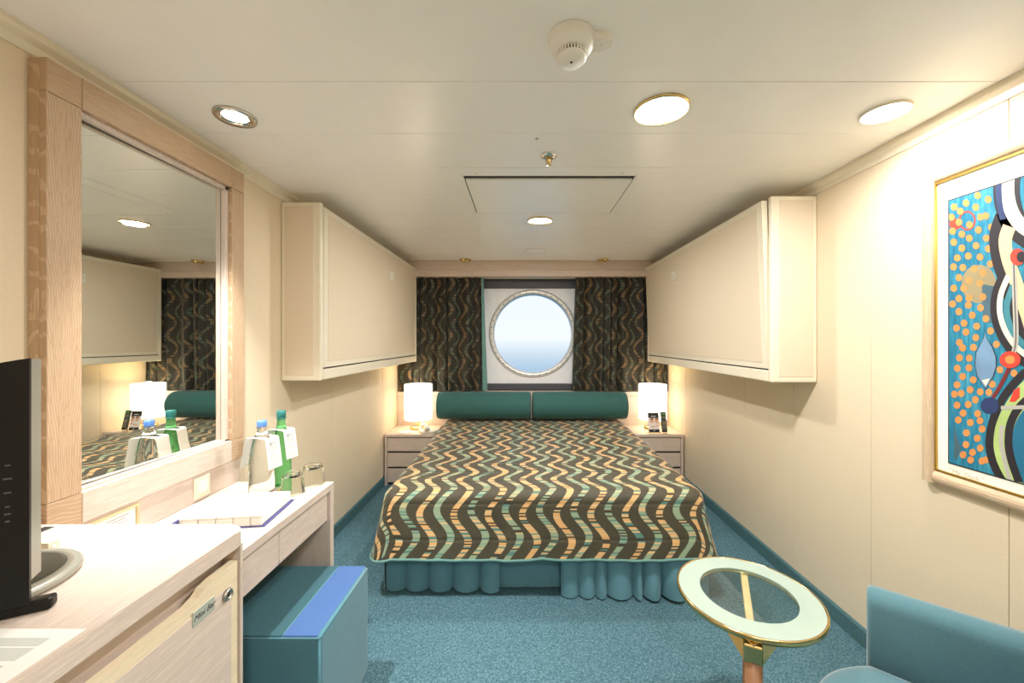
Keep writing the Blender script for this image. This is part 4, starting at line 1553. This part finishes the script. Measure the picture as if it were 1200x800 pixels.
downlight(.117, 2.60, .082, 'brass-rimmed ceiling light behind the access hatch', 13, M['brass'])
downlight(.25, -.55, .090, 'added ceiling light over the unseen entrance end behind the viewer', 17, M['brass'])  # added out of view to brighten the cabin, not a known fitting
# two small unlit brass spots by the pelmet
for (x, lab) in ((-.555, 'small unlit brass ceiling spot above the left curtain'), (.79, 'small unlit brass ceiling spot above the right curtain')):
    o = thing('ceiling_spot', (x, 3.86, ZC - .02), lab, 'ceiling light', 'small brass spots by the pelmet')
    MB().lathe([(.030, -.0005), (.056, -.0005), (.056, -.008), (.046, -.020), (.030, -.020), (.030, -.0005)], (x, 3.86, ZC), n=28, cap=False).build('rim', M['brass'], o)
    MB().lathe([(.001, -.018), (.018, -.016), (.028, -.008), (.029, -.001)], (x, 3.86, ZC), n=24, cap=False).build('bulb', M['chrome'], o)
# round cap
o = thing('ceiling_vent', (.114, 3.50, ZC - .012), 'small white round vent disc on the ceiling nearest the pelmet', 'vent')
MB().lathe([(.090, -.0005), (.090, -.004), (.082, -.010), (.001, -.013)], (.114, 3.50, ZC), n=36).build('cap', M['ceil'], o)
MB().lathe([(.094, -.0005), (.098, -.0005), (.098, -.003), (.094, -.003), (.094, -.0005)], (.114, 3.50, ZC), n=36, cap=False).build('ring', M['trimw'], o)

# access hatch
hx0, hx1, hy0, hy1 = -.275, .535, 1.895, 2.415
ht = thing('access_hatch', ((hx0 + hx1) / 2, (hy0 + hy1) / 2, ZC - .01), 'rectangular white access hatch in the ceiling', 'hatch')
pm = MB()
ox0, ox1, oy0, oy1 = -.388, .648, 1.803, 2.47
zt0, zt1 = ZC - .0035, ZC - .0005
g_ = .012
pm.box(ox0, hx0 - g_, oy0, oy1, zt0, zt1, r=.001, seg=1); pm.box(hx1 + g_, ox1, oy0, oy1, zt0, zt1, r=.001, seg=1)
pm.box(hx0 - g_, hx1 + g_, oy0, hy0 - g_, zt0, zt1, r=.001, seg=1); pm.box(hx0 - g_, hx1 + g_, hy1 + g_, oy1, zt0, zt1, r=.001, seg=1)
pm.build('surround', M['ceil'], ht)
fm = MB()
zf0 = ZC - .010
fm.box(hx0 - g_, hx0 - .006, hy0 - g_, hy1 + g_, zf0, zt1); fm.box(hx1 + .006, hx1 + g_, hy0 - g_, hy1 + g_, zf0, zt1)
fm.box(hx0 - g_, hx1 + g_, hy0 - g_, hy0 - .006, ZC - .004, zt1); fm.box(hx0 - g_, hx1 + g_, hy1 + .006, hy1 + g_, zf0, zt1)
fm.build('frame', M['ceil'], ht)
MB().box(hx0 - .006, hx1 + .006, hy0 - .006, hy1 + .006, ZC - .0012, ZC - .0004).build('gap', M['dark'], ht)
MB().prism([(hx0, hy0 + .026, ZC - .010), (hx0, hy1, ZC - .0085), (hx0, hy1, ZC - .0018), (hx0, hy0 + .026, ZC - .0018)], (hx1 - hx0, 0, 0)).build('hatch_door', M['ceil'], ht)
for (x, y) in ((hx0 + .06, hy0 - .035), (hx1 - .06, hy0 - .035), (hx0 + .06, hy1 + .03), (hx1 - .06, hy1 + .03)):
    MB().lathe([(.008, -.003), (.007, -.006), (.001, -.007)], (x, y, ZC), n=12).build('screw', M['white'], ht)

# sprinkler
sx_, sy_ = .113, 1.687
o = thing('sprinkler_head', (sx_, sy_, ZC - .045), 'chrome and brass fire sprinkler head on the ceiling', 'sprinkler')
MB().lathe([(.036, -.0005), (.036, -.004), (.022, -.012), (.012, -.015), (.001, -.015)], (sx_, sy_, ZC), n=28).build('cup', M['chrome'], o)
MB().lathe([(.009, -.0145), (.010, -.020), (.007, -.026), (.005, -.038), (.001, -.038)], (sx_, sy_, ZC), n=14).build('stem', M['brass'], o)
for a in (0, pi):
    MB().tube([(sx_ + .009 * cos(a), sy_ + .009 * sin(a), ZC - .016), (sx_ + .013 * cos(a), sy_ + .013 * sin(a), ZC - .026), (sx_ + .004 * cos(a), sy_ + .004 * sin(a), ZC - .037)], .0022, 6).build('yoke', M['brass'], o)
MB().lathe([(.001, -.0385), (.012, -.0385), (.013, -.040), (.001, -.0412)], (sx_, sy_, ZC), n=18).build('deflector', M['brass'], o)

# smoke detector
dx_, dy_ = .128, 1.030
o = thing('smoke_detector', (dx_, dy_, ZC - .066), 'white round smoke detector with side tab on the ceiling', 'smoke detector')
MB().lathe([(.061, -.0005), (.061, -.006), (.057, -.008), (.057, -.024), (.052, -.033), (.040, -.040), (.036, -.041)], (dx_, dy_, ZC), n=44).build('body', M['white'], o)
MB().lathe([(.034, -.040), (.034, -.052), (.033, -.053)], (dx_, dy_, ZC), n=40).build('sensor_core', M['dark'], o)
sl = MB()
for k in range(30):
    a = 2 * pi * k / 30
    m = Matrix.Translation((dx_, dy_, ZC)) @ Matrix.Rotation(a, 4, 'Z')
    t = bmesh.new(); bmesh.ops.create_cube(t, size=1.0)
    for v in t.verts:
        v.co = m @ Vector((.0365 + v.co.x * .006, v.co.y * .0042, -.0465 + v.co.z * .0125))
    sl.merge(t)
sl.build('vent_ribs', M['white'], o)
MB().lathe([(.039, -.0525), (.039, -.056), (.034, -.062), (.001, -.064)], (dx_, dy_, ZC), n=40).build('cap', M['white'], o)
MB().lathe([(.0035, -.0625), (.0035, -.0648), (.001, -.0650)], (dx_, dy_, ZC), n=12).build('sensor_dot', M['dark'], o)
tb = [(dx_ + .05, dy_ - .026), (dx_ + .085, dy_ - .024)] + [(dx_ + .085 + .020 * cos(a), dy_ - .004 + .020 * sin(a)) for a in [-pi / 2 + pi * k / 8 for k in range(1, 8)]] + [(dx_ + .085, dy_ + .020), (dx_ + .05, dy_ + .028)]
MB().prism([(x, y, ZC - .0005) for x, y in tb], (0, 0, -.020)).build('side_tab', M['white'], o)
MB().lathe([(.007, -.020), (.006, -.022), (.001, -.022)], (dx_ + .082, dy_ - .003, ZC), n=14).build('tab_button', plain('tab_pink', (226, 214, 204), .5), o)
# tiny ceiling stud
o = thing('ceiling_stud', (.062, 1.56, ZC - .006), 'tiny grey stud in the ceiling near the sprinkler', 'stud')
MB().lathe([(.006, -.0005), (.006, -.003), (.003, -.005), (.001, -.005)], (.057, 1.545, ZC), n=12).build('head', plain('stud_grey', (170, 164, 148), .5), o)

# ------------------------------------------------------------------ finish
for o in ALL:
    if '_org' in o:
        del o['_org']
